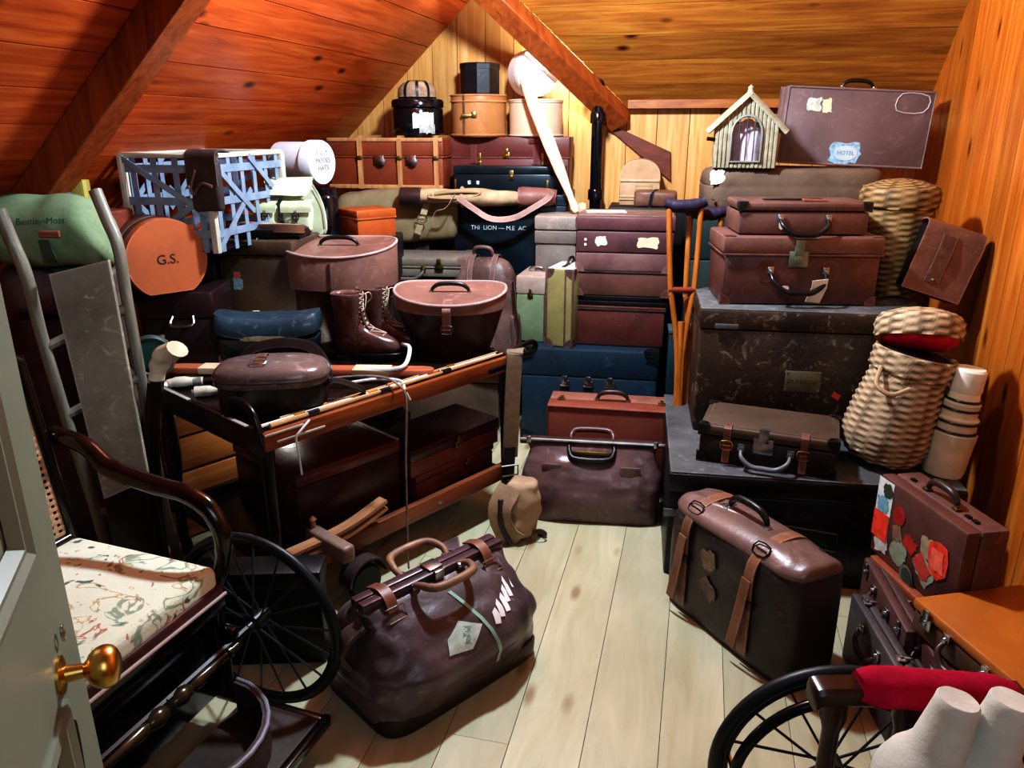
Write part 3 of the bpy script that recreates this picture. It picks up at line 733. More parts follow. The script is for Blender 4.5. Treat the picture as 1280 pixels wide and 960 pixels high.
f, w_, h_, p = stackcase(720, 842, 271, 3.78, S3, .33, RS); S4 = S3+h_
M_plum = leather('plum_case', '6e4446', '4c2c30', .42, .3); M_gtop = leather('grey_brown_lid', '8c7266', '6a5048', .5, .4)  # lid panel a lighter grey-brown than the sides
t = thing('suitcase', 'plum-brown case with two torn paper labels, topmost of the brown stack', 'suitcase', p, RS)
flat_case(t, w_, .33, h_, M_plum, M_plum, lid=.4, over=.005, bev=.012)
obj('lid_panel', box(B(), (0,.01,h_+.001), (w_*.97,.3,.006), .003), M_gtop, t)
decal(t, 'paper_label', (-w_*.24, -.1665, h_*.32), X3, Z3, .062, .052, M_paper, 'torn', 4, seed=11)
decal(t, 'paper_label', (w_*.24, -.1665, h_*.30), X3, Z3, .11, .06, plain('cream_label','e6d5b0',.8), 'torn', -3, seed=4)
for z in (.36, .22): decal(t, 'paper_label', (-w_*.4, -.1665, h_*z), X3, Z3, .012, .012, M_paper, 'rect')
decal(t, 'paper_label', (-w_*.22, .02, h_+.0045), X3, Y3, .2, .12, M_white, 'rect', 8)
# green suitcases and the grey case left of the stack
f, w_, h_ = place(682, 716, 337, 3.79, S0)
dv_ = .36; M_olive = leather('olive_canvas', '9c9654', '837c44', .75, .15, 6, .2, spec=.25); M_ocap = leather('brown_cap', '6a4a44', '4a302e', .45, .35)
t = thing('suitcase', 'olive canvas suitcase standing on end with dark leather corners', 'suitcase', base(f, dv_, -22), -22)
up_case(t, w_+.01, dv_, h_, M_olive, M_olive, bev=.01)
corners(t, w_+.01, dv_, h_, .045, M_ocap)
for x in (-w_*.5, w_*.22, w_*.5): obj('edge_binding', box(B(), (x,-dv_/2-.001,h_/2), (.009,.008,h_), .002), M_ocap, t)
obj('end_panel', box(B(), (0,0,h_+.001), (w_*.98,dv_*.96,.004), .002), plain('pale_grey_cloth','d7dbd0',.7), t)
handle_top(t, .05, h_+.003, M_blackl, rise=.03, r=.007, axis='y')
obj('lock', box(B(), (0,-.1,h_+.005), (.02,.05,.006), .002), M_iron, t)
f, w_, h_ = place(645, 681, 345, 3.9, S0)
M_green = leather('green_canvas', '8b9a78', '6c7e5e', .75, .2, 6, .2, spec=.25)
t = thing('suitcase', 'grey-green narrow suitcase standing on end beside the olive one', 'suitcase', base(f, .3, -14), -14)
obj('body', box(B(), (0,0,h_*.36), (w_,.3,h_*.72), .006), M_green, t)
obj('lid', box(B(), (0,0,h_*.86), (w_+.006,.306,h_*.27), .008), plain('mushroom_lid','b09f92',.6,0,.15), t)
lock(t, (0,-.153,h_*.72), X3, Z3, M_dkbrass, .8); handle_top(t, .04, h_, M_steel, rise=.02, r=.006, ring=False)
obj('edge_binding', box(B(), (w_/2,-.151,h_*.36), (.01,.008,h_*.7), .002), M_ocap, t)
f, w_, h_ = place(668, 719, 270, 4.03, S0)
M_grey = leather('grey_brown_hide', '857a6e', '655b52', .5, .4, 5)
t = thing('hat_case', 'tall grey-brown leather case with a worn pale lid behind the olive suitcase', 'case', base(f, .24, -10), -10)
flat_case(t, w_, .24, h_, M_grey, leather('worn_pale_lid', 'a8998a', '85776a', .5, .7, 8, sc_col='e8dcc8'), lid=.12, over=.005, bev=.014)
obj('front_flap', box(B(), (0,-.127,h_*.83), (w_,.008,h_*.1), .004), M_grey, t)
GZ = S0+h_; gx = f.x
# paddle leaning over the white box
pa, pb = Vector((W(722,246,Y=4.06).x, 4.1, GZ+.012)), W(652, 92, Y=4.42)
pd = thing('wooden_paddle', 'long pale wooden paddle leaning against the white and cream hat boxes', 'paddle', pa)
d_ = pb-pa; L = d_.length; dn_ = d_.normalized(); sd = dn_.cross(Vector((0,1,0))).normalized()
prof = [(0,.012),(.03,.024),(.06,.02),(.1,.017),(.16,.02),(.3,.03),(.5,.034),(.75,.034),(.88,.03),(.95,.022),(1,.006)]
nn_ = dn_.cross(sd)
rings = [[dn_*(L*u)+sd*math.cos(a)*wv+nn_*math.sin(a)*min(.011, wv*.7) for a in [2*PI*i/14 for i in range(14)]] for u, wv in prof]
obj('blade', loft(B(), rings), wood('bleached_wood','eed2b2','d6a888',.5,2,9), pd, 60)
obj('grip', lathe(B(), [(0,-.012),(.02,-.01),(.026,.01),(.02,.035),(0,.04)], 16, M=Matrix.Translation((.03,0,.01))), wood('bleached_wood','eed2b2','d6a888'), pd)
# ------------------------------------------------------------------ red-brown suitcase and the gladstone in the gangway
f, w_, h_ = place(682, 842, 510, 3.19, 0)
M_rb = leather('russet_leather', '93503a', '7a3c2a', .4, .25)
RR = -10; t = thing('suitcase', 'russet-brown suitcase standing upright behind the middle travelling bag', 'suitcase', base(f, .19, RR), RR)
up_case(t, w_, .19, h_, M_rb, leather('russet_top','a06a54','84503c',.42,.3), bev=.01, edge=M_rb)
handle_top(t, .07, h_, M_darkl, rise=.04, r=.011)
for x in (-w_*.4, w_*.38): lock(t, (x, -.02, h_+.001), X3, Y3, M_brass if x > 0 else M_dkbrass, .9)
a_, b2_ = W(655, 650, z=0), W(835, 661, z=0); mid = (a_+b2_)/2; wb = (b2_-a_).length; ang = math.degrees(math.atan2(b2_.y-a_.y, b2_.x-a_.x))
hb = W(745, 553, Y=mid.y+.13).z
M_glad = leather('plum_hide', '7c5e5c', '46302f', .28, .55, 4, .15, sc_col='b4a29e')
gd = thing('gladstone_bag', 'plum-brown leather travelling bag standing in the gangway before the russet suitcase', 'bag', Vector((mid.x-.012, mid.y-.005, 0))+Vector((0,.13,0)), ang)
gladstone(gd, wb*.96, .24, hb, M_glad, .016, 3, 1.02, .96, .16, pinch=.35)
bm = box(B(), (0,0,hb+.006), (wb*.98,.036,.022), .004); obj('frame_bar', bm, leather('frame_leather','54403c','30211f',.4,.3), gd)
obj('frame_rod', tube(B(), [(-wb*.5,-.024,hb+.014),(wb*.5,-.024,hb+.014)], .006, 8), M_steel, gd)
for x in (-wb*.44, wb*.44): obj('clamp', box(B(), (x,-.024,hb+.014), (.02,.02,.03), .004), M_steel, gd)
def loop_handle(t, hw, y, z, mat, rise, lean, r=.011, x=0):
    pts = smoothpts([(x-hw,y,z),(x-hw*.98,y+lean*.4,z+rise*.5),(x-hw*.7,y+lean,z+rise),(x+hw*.7,y+lean,z+rise),(x+hw*.98,y+lean*.4,z+rise*.5),(x+hw,y,z)], 5)
    m = len(pts); return obj('handle', tube(B(), pts, [r*(.7+.4*math.sin(PI*i/(m-1))) for i in range(m)], 10), mat, t)
loop_handle(gd, .09, .012, hb+.012, leather('rosewood_grip','6a3c3a','46262a',.35,.3), .024, .045, .012)
loop_handle(gd, .095, -.02, hb-.005, M_blackl, -.04, -.055, .012)
obj('clasp', box(box(B(), (0,-.052,hb-.06), (.022,.012,.05), .004), (0,-.05,hb-.03), (.16,.016,.024), .006), M_dkbrass, gd)
for x in (-wb*.27, wb*.27): obj('name_tab', box(B(), (x,-.088,hb*.73), (.085,.008,.04), .004), M_glad, gd)
# ------------------------------------------------------------------ grey-green case, leather holdall and brown trunk behind the cart
f, w_, h_ = place(470, 624, 458, 4.0, 0)
t = thing('cabin_trunk', 'low brown trunk on the floor seen beneath the cart rail', 'trunk', base(f, .28, -6), -6)
GH = h_; flat_case(t, w_, .28, h_, leather('umber_trunk','6a5644','4a3a2e',.5,.3), lid=.25, bev=.012)
tx = t.location
f, w_, h_ = place(430, 584, 325, 4.02, W(520,346,Y=4.02).z); GG = f.z
support(f.x-w_/2+.03, f.x+w_/2-.06, 4.05, 4.32, 0.1, -8) if False else None
bxs = thing('storage_trunk', 'plain dark trunk almost hidden beneath the stacked back-row luggage', 'trunk', (f.x, 4.19, GH+.003), -6, group=G_HID)
flat_case(bxs, w_*.9, .26, GG-GH-.004, M_hid, lid=.2, bev=.008)
M_gg = leather('sage_canvas', '837c6c', '686254', .7, .25, 7, .2, spec=.3)
t = thing('suitcase', 'sage-grey canvas suitcase with a brown corner lying behind the hat buckets', 'suitcase', base(f, .28, -6), -6)
ghh = W(520, 322, Y=4.02).z-GG
flat_case(t, w_, .28, ghh, M_gg, lid=.46, bev=.014, edge=M_gg, corner=.05, cmat=leather('faded_brown_corner','8a6a5c','6a4c42',.5,.3))
handle_front(t, .085, ghh*.45, -.146, leather('sage_handle','6a6052','453c34',.5,.3), .05, .03, .01, x=w_*.02)
lock(t, (w_*.28, -.147, ghh*.55), X3, Z3, M_dkbrass, 1.2)
# hiking bag right of it
f, w_, h_ = place(556, 642, 330, 3.9, GH+.003)
M_hol = leather('mauve_brown_hide', '87695f', '4c3934', .42, .5, 5, .15)
t = thing('leather_holdall', 'slumped brown leather holdall with straps behind the buckled hat bucket', 'bag', base(f, .22, -14), -14)
bm = B(); rings = []
for z, a, b, e in ((0,.9,.9,5),(.1,1,1,4),(.4,1.0,1.0,3.5),(.7,.97,.9,3),(.9,.88,.7,3),(1,.75,.45,2.5),(1.03,.4,.2,2)): rings.append(sring(w_/2*a, .11*b, e, z*h_, 40))
loft(bm, rings); wrinkle(bm, .022, 9, 6); obj('body', bm, M_hol, t, 60, smooth=1)
for x in (-.05, .07): obj('strap', strap(B(), smoothpts([(x,-.125,h_*.25),(x,-.125,h_*.75),(x,-.08,h_*.98),(x,0,h_*1.06),(x,.08,h_*.95)], 4), .028, .006, X3), M_hol, t)
loop_handle(t, .05, -.0, h_*1.0, M_hol, .07, -.03, .01)
obj('side_pocket', wrinkle(sub(box(B(), (w_*.5,-.02,h_*.3), (.05,.14,h_*.5), .02, 3), 2), .015, 12, 2), M_hol, t, 60)
obj('dangling_strap', strap(B(), smoothpts([(w_*.5,-.1,h_*.85),(w_*.56,-.13,h_*.6),(w_*.6,-.12,h_*.42),(w_*.57,-.12,h_*.2)], 5), .03, .005, (.6,-.8,0)), M_darkl, t)
# orange corner box
f = W(453, 300, Y=3.78)
FZ = f.z
support(-1.12, -.58, 3.68, 4.1, FZ-.002, 0)
t = thing('leather_box', 'bright tan square leather box set cornerwise behind the first hat bucket', 'box', (f.x+.0, 3.78+.155, FZ), 40)
wq = .215; hq = W(453, 264, Y=3.78).z-FZ
flat_case(t, wq, wq*.9, hq, leather('orange_hide','b8602c','96481e',.4,.3), lid=.3, over=.004, bev=.006, edge=leather('orange_hide','b8602c','96481e'))
# black canisters and the white hat box on them
cans = []
for px, yt, lab in ((370, 232, 'black tin canister half hidden behind the pale rucksack'), (408, 235, 'black tin canister between the rucksack and the tan corner box')):
    p = W(px, 296, Y=3.82); r = .062; h_ = W(px, yt, Y=3.82).z-FZ
    t = thing('tin_canister', lab, 'canister', (p.x, 3.86, FZ)); cans.append((p.x, FZ+h_))
    lathed(t, 'body', [(0,0),(r*.98,0),(r,.008),(r,h_*.8),(r*.85,h_*.86)], M_gloss)
    lathed(t, 'lid', [(r*.82,h_*.85),(r*.86,h_*.86),(r*.86,h_-.004),(r*.8,h_),(0,h_)], M_gloss)
wz = max(c[1] for c in cans); p = W(403, 207, Y=3.9)
M_whb = plain('white_card', 'dcdfe6', .6, 0, .06, 6)
r = .1; t = thing('hat_box', 'white card hat box with printed lid lying on the black canisters', 'hat box', (p.x, 3.84, wz+r*1.06), 66)
MR = Matrix.Rotation(PI/2, 4, 'X')
lathed(t, 'body', [(0,-.23),(r*.93,-.23),(r*.95,-.22),(r*.95,.0)], M_whb, M=MR)
lathed(t, 'lid', [(r*.96,-.045),(r*1.04,-.043),(r*1.04,.012),(r*1.0,.02),(0,.022)], M_whb, M=MR)
M_print = plain('grey_print', '8f9096', .7)
text('lid_print', 'I  L  T\nMODES\nHATS', .034, M_print, t, (.0,-.0235,.01), X3, Z3, .0006)
# ------------------------------------------------------------------ right: the two big black trunks
M_blk = leather('blackened_trunk', '15181c', '0b0d10', .36, .45, 3, .2, sc_col='6d7276')
M_top = leather('grey_trunk_top', '6d7070', '3c3e40', .5, .6, 4, .2, sc_col='a9aaa6')  # lid tops a lighter grey than the trunk sides
Yb = 2.50; a_ = W(838, 592, Y=Yb+.03); LBZ = .42
xl, xr = W(836, 600, z=LBZ).x, 1.56
RT = -9
def corner_base(c, w, d, z, rz):
    a = R(rz); return Vector((c[0]+math.cos(a)*w/2-math.sin(a)*d/2, c[1]+math.sin(a)*w/2+math.cos(a)*d/2, z))
wl, dl = 1.0, .86
lb = thing('steamer_trunk', 'huge scuffed black trunk on the floor, lower of the two at the right wall', 'trunk', corner_base((.571,2.526),wl,dl,0,RT), RT)
obj('body', box(B(), (0,0,.17), (wl,dl,.34), .01), M_blk, lb)
bm = box(B(), (0,0,.379), (wl+.008,dl+.008,.076), .01); ld_ = obj('lid', bm, M_blk, lb)
obj('lid_top', box(B(), (0,0,LBZ-.001), (wl-.004,dl-.004,.006), .002), M_top, lb)
for x in (-wl*.48,): obj('corner_plate', box(B(), (x,-dl/2-.004,.26), (.07,.004,.03), .001), plain('grey_tin','7b8288',.5,.6,.3), lb)
obj('label_frame', tube(B(), smoothpts([(-.08,-dl/2-.003,.17),(.1,-dl/2-.003,.15),(.1,-dl/2-.003,.22),(-.08,-dl/2-.003,.24)],1,True), .003, 6, True), plain('grey_tin','7b8288',.5,.6,.3), lb)
Yu = 2.92
f, w_, h_ = place(866, 1180, 386, Yu, LBZ+.004); UTZ = f.z+h_
xl2 = W(862, 480, Y=Yu+.04).x; xr2 = 1.60
ut = thing('steamer_trunk', 'huge scarred brown-black trunk with a brass plate, upper of two at right wall', 'trunk', corner_base((.737,2.925),.86,.43,LBZ+.004,RT), RT)
wu = .86; du = .43
def onut(px, py):
    d = W(px,py,Y=1)-Vector((0,0,EYE)); a = R(RT); n = Vector((-math.sin(a),math.cos(a),0)); k_ = (Vector((.737,2.925,0))-Vector((0,0,EYE))).dot(n)/d.dot(n); q_ = Vector((0,0,EYE))+d*k_-ut.location
    return q_.x*math.cos(a)+q_.y*math.sin(a), q_.z
M_scar = leather('scarred_trunk', '4e3826', '1e1611', .42, .8, 3.5, .3, sc_col='b0a184')
obj('body', box(B(), (0,0,h_*.42), (wu,du,h_*.84), .012), M_scar, ut)
obj('lid', box(B(), (0,0,h_*.92), (wu+.008,du+.008,h_*.155), .012), M_scar, ut)
obj('lid_top', box(B(), (0,0,h_-.001), (wu-.004,du-.004,.006), .002), M_top, ut)
px_, pz = onut(1003, 477)
M_plate = plain('dull_brass_plate', '77705a', .5, .5, .2)
pl_ = obj('name_plate', box(B(), (px_,-du/2-.003,pz), (.135,.006,.085), .002), M_plate, ut)
text('plate_lettering', 'DUNMOW', .024, plain('dark_olive','3e3a14',.6), pl_, (px_,-du/2-.0066,pz), X3, Z3, .0005)
for sx in (-1, 1):
    for sz in (-1, 1): obj('plate_screw', lathe(B(), [(0,0),(.004,0),(.003,.002),(0,.0025)], 8, M=Matrix.Translation((px_+sx*.06,-du/2-.006,pz+sz*.035))@Matrix.Rotation(PI/2,4,'X')), M_dkbrass, pl_)
prx, prz = onut(1045, 495); decal(ut, 'red_sticker', (prx,-du/2-.001,prz), X3, Z3, .035, .026, plain('red_paper','c23a24',.7), 'torn', -30)
obj('rim_plate', box(B(), (-wu/2+.1,-du/2-.008,h_*.87), (.09,.006,.02), .002), plain('grey_tin','7b8288'), ut)
# strapped suitcase on the lower trunk
p0, p1 = W(872, 574, z=LBZ+.004), W(1042, 600, z=LBZ+.004); ang = math.degrees(math.atan2(p1.y-p0.y, p1.x-p0.x)); wq = (p1-p0).length; m = (p0+p1)/2
M_moss = leather('moss_brown_case', '5e4c38', '463627', .55, .2, 5, .15)
dq = .27; zt = W(955, 541, Y=m.y).z; hq = zt-(LBZ+.004)
t = thing('suitcase', 'moss-brown suitcase with two strap buckles and a big lock, lying on the lower black trunk', 'suitcase', base(Vector((m.x,m.y,LBZ+.004)), dq, ang), ang)
M_dkfront = leather('dark_moss_case', '3a2c22', '261c16', .42, .3)
flat_case(t, wq, dq, hq, M_dkfront, M_moss, lid=.3, over=.004, bev=.012, corner=.04, cmat=M_blackl)
obj('lid_top', box(B(), (0,0,hq), (wq-.03,dq-.02,.005), .002), M_moss, t)
handle_front(t, .085, hq*.5, -dq/2-.003, plain('grey_grip','70767c',.4), .05, .045, .009, x=.0, mm=M_steel)
lock(t, (-.01,-dq/2-.004,hq*.62), X3, Z3, M_steel, 1.9)
for x in (-wq*.29, wq*.27):
    s_ = obj('strap', strap(B(), smoothpts([(x,-dq/2+.03,hq+.004),(x,-dq/2-.007,hq-.004),(x,-dq/2-.009,hq*.5),(x,-dq/2-.018,hq*.08)],3), .026, .004, X3), M_strapl, t)
    buckle(s_, (x,-dq/2-.011,hq*.55), X3, Z3, M_brass, .036, .03)
obj('tag_string', tube(B(), smoothpts([(-.06,-dq/2-.03,hq*.3),(-.065,-dq/2-.035,0),(-.06,-dq/2-.033,-.06),(-.068,-dq/2-.036,-.09)],4), .0018, 5), M_steel, t)
# leather hat case with a tag, and the flat case on it
f, w_, h_ = place(905, 1096, 296, 2.97, UTZ+.004); RC = -4
M_choc = leather('chestnut_trunk', '6e4238', '4c2b25', .38, .35, 4, .15)
t = thing('hat_case', 'large chestnut leather case with brass lock and paper tag on the upper black trunk', 'case', base(f, .3, RC), RC)
TCZ = f.z+h_
flat_case(t, w_, .3, h_, M_choc, leather('chestnut_lid','84584a','5c3a30',.4,.45), lid=.26, over=.008, bev=.012, edge=M_choc)
corners(t, w_, .3, h_, .04, M_choc, 'front')
lk = lock(t, (-.015,-.157,h_*.68), X3, Z3, plain('verdigris_brass','7f8a78',.4,.6,.2), 2.0)
for s in (-1,1): decal(t, 'handle_patch', (s*.125-.01,-.1505,h_*.5), X3, Z3, .09, .07, M_choc, 'shield', 90*s)
hd = handle_front(t, .105, h_*.5, -.152, M_blackl, .075, .05, .011, x=-.01, mm=M_steel)
tg = strap(B(), [(.06,-.212,h_*.42),(.063,-.2,h_*.3),(.052,-.172,h_*.06)], .06, .0015, (1,.1,0)); obj('paper_tag', tg, M_paper, t)
decal(t, 'small_tag', (-.06,-.18,h_*.25), X3, Z3, .03, .03, M_paper, 'shield')
f, w_, h_ = place(925, 1085, 253, 3.0, TCZ+.004)
M_umber = leather('umber_case', '7a5244', '54382f', .42, .45)
t = thing('suitcase', 'brown leather case with dark corners and a hanging grip, lying on the tagged chestnut case', 'suitcase', base(f, .26, RC), RC)
flat_case(t, w_, .26, h_, M_umber, lid=.3, over=.003, bev=.012)
corners(t, w_+.006, .266, h_, .035, M_blackl, 'ftop')
handle_front(t, .09, h_*.5, -.134, M_blackl, .055, .045, .011, x=.0, mm=M_steel)
decal(t, 'hanging_tag', (-.085,-.142,h_*.3), X3, Z3, .02, .035, M_paper, 'shield')
obj('top_strap', strap(B(), [(-.14,-.04,h_+.003),(.08,-.04,h_+.006)], .03, .005, Y3), M_blackl, t)
obj('top_strap_end', strap(B(), [(.0,-.09,h_+.007),(.09,-.09,h_+.005)], .028, .005, Y3), leather('orange_tab','a8623e','7c4428',.5,.3), t)
# tall lidded basket behind
def wick(prof, n=64, amp=.004, step=.012, M=None, sx=1):
    """woven basket wall: stakes every fourth column, weavers over and under them in alternate rows"""
    P = []
    for a, b in zip(prof, prof[1:]):
        k_ = max(1, int(math.hypot(b[0]-a[0], b[1]-a[1])/step))
        for q_ in range(k_): P.append((a[0]+(b[0]-a[0])*q_/k_, a[1]+(b[1]-a[1])*q_/k_))
    P.append(prof[-1]); bm = B(); wl = bm.verts.layers.float.new('w'); M = M or Matrix(); rows = []
    for j, (r, z) in enumerate(P):
        row = []
        for i in range(n):
            s_ = math.sin(2*PI*i/8+(PI if j % 2 else 0)); st_ = 1 if (i % 8) in (0, 1) else 0
            rr_ = r+(amp*s_ if r > amp*3 else 0); v = bm.verts.new(M @ Vector((rr_*math.cos(2*PI*i/n)*sx, rr_*math.sin(2*PI*i/n), z)))
            v[wl] = max(0, min(1, .52+.5*s_-.25*st_+.12*math.sin(i*12.9+j*78.2))); row.append(v)
        rows.append(row)
    for a, b in zip(rows, rows[1:]):
        for i in range(n): bm.faces.new((a[i], a[(i+1) % n], b[(i+1) % n], b[i]))
    bm.faces.new(list(reversed(rows[0]))); bm.faces.new(rows[-1]); return bm
M_wick = wicker('pale_willow', 'cbb694', '4a3826'); M_wickd = wicker('dark_willow', 'a5895c', '382818')
p = W(1125, 260, Y=3.2); r = .145
t = thing('wicker_basket', 'tall round lidded wicker basket behind the chestnut case', 'basket', (p.x+.01, 3.235, UTZ+.004))
hb_ = W(1125, 262, Y=3.1).z-UTZ
obj('body', wick([(0,0),(r*.9,0),(r*.95,.02),(r*.97,hb_*.9),(r*.95,hb_)]), M_wickd, t, 80)
obj('lid', wick([(r*1.02,hb_-.005),(r*1.05,hb_+.02),(r*1.05,hb_+.05),(r*.98,hb_+.075),(r*.5,hb_+.1),(.01,hb_+.108)]), M_wickd, t, 80)
# the dark green trunk behind, with the long case, dog hut and purple suitcase
HZ = W(960, 262, Y=3.62).z
gt = thing('cabin_trunk', 'tall dark green trunk standing behind the crutches and the chestnut case', 'trunk', (1.37, 3.86, 0), -8)
flat_case(gt, .98, .42, HZ, leather('bottle_green_trunk','26413f','1a2d2c',.5,.3), lid=.2, over=.005, bev=.01)
for z in (HZ*.62, HZ*.45): obj('clasp', box(B(), (-.36,-.216,z), (.03,.012,.04), .004), M_dkbrass, gt)
f, w_, h_ = place(886, 1108, 212, 3.64, HZ+.004)
M_tau = leather('taupe_canvas', '7c6752', '62503e', .75, .25, 6, .2, spec=.25)
t = thing('canvas_case', 'long taupe canvas case with rounded ends beneath the twig dog hut', 'case', base(f, .36, -6), -6)
LCZ = f.z+h_
bm = B(); rings = [sring(w_/2*a, .18*b, 5, z*h_, 44) for z, a, b in ((0,.98,.97),(.06,1,1),(.5,1,1),(.55,.985,.99),(.6,1,1),(.88,.98,.97),(.97,.95,.92),(1,.9,.85))]
loft(bm, rings); wrinkle(bm, .006, 7, 5); obj('body', bm, M_tau, t, 50)
obj('seam_band', loft(B(), [sring(w_/2*1.008, .181, 5, h_*z, 44) for z in (.2,.24)]), leather('taupe_trim','66523f','4c3c2d',.6,.3), t, 50)
decal(t, 'paper_label', (-w_*.445,-.163,h_*.8), X3, Z3, .075, .07, M_white, 'torn', 5, seed=8)
obj('stud', lathe(B(), [(0,0),(.008,0),(.006,.008),(0,.01)], 12, M=Matrix.Translation((-w_*.46,-.175,h_*.22))@Matrix.Rotation(PI/2,4,'X')), M_steel, t)
# dog hut of split twigs
p = W(931, 210, Y=3.72); zb = LCZ+.004; eave = W(931, 152, Y=3.72).z-zb; apex = W(936, 118, Y=3.72).z-zb
hw = .138; dd = .2
M_twig = leather('grey_twig', 'a8a184', '7f7858', .8, .35, 12, .4, spec=.2)
t = thing('pet_hut', 'small pet carrier shaped like a gabled hut of split twigs with a barred arch', 'pet carrier', (p.x, 3.74+.02, zb), -13)
def gable(x): return eave+(apex-eave)*(1-abs(x)/hw)
aw, ah, arch0 = .066, .2, .03
bm = B(); n_ = 15
for i in range(n_):
    x0 = -hw+2*hw*i/n_; x1 = x0+2*hw/n_-.0015; xm = (x0+x1)/2; top = gable(xm)
    segs = [(0, top)]
    if abs(xm) < aw:
        at_ = arch0+ah*.62+ah*.38*math.sqrt(max(0, 1-(xm/aw)**2)); segs = [(0, arch0), (at_, top)]
    for z0, z1 in segs: box(bm, (xm+.001, -dd/2+.0+.004*((i*7) % 3-1)*.5, (z0+z1)/2), (x1-x0, .014, z1-z0), .004, 1)
for s in (-1,1):
    for i in range(9): box(bm, (s*(hw-.004), -dd/2+.02+dd*i/9, eave/2), (.012, dd/9-.002, eave), .004, 1)
box(bm, (0, dd/2, eave/2), (2*hw, .01, eave), .003); box(bm, (0,0,.006), (2*hw, dd, .012), .003)
obj('hut_wall', bm, M_twig, t)
for s in (-1,1):
    bm = B()
    for i in range(8):
        y = -dd/2-.02+(dd+.04)*i/7
        a = Vector((s*(hw+.035), y, eave-.045)); b = Vector((-s*.004, y, apex+.006))
        tube(bm, [a, (a+b)/2+Vector((0,0,.003*(i % 2))), b], .0145, 7, flat=.6)
    obj('roof_slope', bm, M_twig, t)
obj('ridge_post', lathe(B(), [(0,0),(.012,0),(.016,.012),(.011,.024),(.013,.032),(0,.045)], 10, M=Matrix.Translation((0,-dd/2-.01,apex-.005))), M_twig, t)
for s in (-1,): obj('twig_stub', tube(B(), [(s*hw,-dd/2,eave*.62),(s*(hw+.035),-dd/2-.01,eave*.64)], .009, 7), M_dkwood, t)
M_bar = plain('grey_wire','5d6468',.4,.7,.2)
pts = [(-aw,arch0),(-aw,arch0+ah*.62)]+[(-aw*math.cos(PI*i/10),arch0+ah*.62+ah*.38*math.sin(PI*i/10)) for i in range(1,10)]+[(aw,arch0+ah*.62),(aw,arch0)]
dr = obj('hut_door', tube(B(), [Vector((x,-dd/2-.012,z)) for x, z in pts], .006, 6, True), plain('grey_door_frame','8f958f',.5,.3,.2), t)
for x in (-.033, 0, .033): obj('bar', tube(B(), [(x,-dd/2-.013,arch0),(x,-dd/2-.013,arch0+ah*.62+ah*.38*math.sqrt(1-(x/aw)**2))], .003, 6), M_bar, dr)
bm = lathe(B(), [(0,0),(.07,.005),(.075,.06),(.07,.13),(.05,.17),(.02,.19),(0,.195)], 24, sy=.7, M=Matrix.Translation((.005,-.0,.02))); wrinkle(bm, .012, 26, 4)
obj('lilac_cloth', bm, plain('lilac_cloth','e8d4e6',.85,0,.15,30), t, 60)
# purple suitcase leaning at the wall
f, w_, h_ = place(978, 1158, 110, 3.86, LCZ+.004)
M_purp = leather('mauve_suitcase', '86706e', '685452', .36, .35, 3, .12, sc_col='b8a0a8')
t = thing('suitcase', 'big mauve-brown suitcase with a blue crest label standing by the right wall', 'suitcase', base(f, .15, -4), -4, ry=2.5)
up_case(t, w_, .15, h_, M_purp, bev=.012, edge=M_purp)
handle_top(t, .075, h_, M_blackl, rise=.035, r=.009, mm=M_steel)
M_blue_l = plain('blue_crest', '9fc3d6', .6, 0, .3, 60)
decal(t, 'crest_label', (-.03,-.0755,h_*.17), X3, Z3, .16, .115, M_blue_l, 'torn', 0, seed=21)
decal(t, 'crest_oval', (-.03,-.0775,h_*.17), X3, Z3, .11, .07, plain('pale_blue_paper','c4d8de',.6,0,.1), 'oval')
text('crest_print', 'HOTEL', .026, plain('blue_ink','6f98b4',.7), t, (-.03,-.0796,h_*.17), X3, Z3, .0004)
decal(t, 'paper_label', (-w_*.31,-.0755,h_*.77), X3, Z3, .075, .07, plain('green_white_paper','c6cfc2',.7,0,.2,40), 'torn', 3, seed=2)
decal(t, 'paper_label', (-w_*.22,-.0755,h_*.76), X3, Z3, .05, .07, plain('cream_label','e6d5b0',.8), 'torn', 8, seed=6)
obj('label_outline', tube(B(), smoothpts([(w_*.25,-.0765,h_*.74),(w_*.43,-.0765,h_*.73),(w_*.45,-.0765,h_*.93),(w_*.27,-.0765,h_*.95)],3,True), .003, 6, True), plain('pale_glue','c4b8b8',.6), t)
# leather satchel leaning on the wall
p = W(1165, 392, Y=2.98)
t = thing('satchel', 'chestnut leather satchel with strap and stud, leaning on the right wall', 'bag', (p.x-.02, 3.03, UTZ+.03), -8, ry=17, rx=-6)
M_sat = leather('satchel_leather', '8e5c48', '65402f', .45, .45)
sw, sh, sdp = .22, .27, .09
obj('body', box(B(), (0,0,sh/2), (sw,sdp,sh), .018, 3), M_blackl, t)
obj('flap', strap(B(), smoothpts([(0,sdp/2+.004,sh*.7),(0,sdp/2+.002,sh*.97),(0,0,sh+.012),(0,-sdp/2-.004,sh*.96),(0,-sdp/2-.008,sh*.4),(0,-sdp/2-.008,sh*.02)],5), sw+.012, .006, X3), M_sat, t)
s_ = obj('strap', strap(B(), smoothpts([(-.02,-sdp/2-.014,sh*.9),(-.02,-sdp/2-.022,sh*.55),(-.02,-sdp/2-.016,sh*.2)],4), .055, .005, X3), M_strapl, t)
obj('stud', lathe(B(), [(0,0),(.007,0),(.005,.006),(0,.008)], 12, M=Matrix.Translation((-.02,-sdp/2-.018,sh*.24))@Matrix.Rotation(PI/2,4,'X')), M_steel, t)
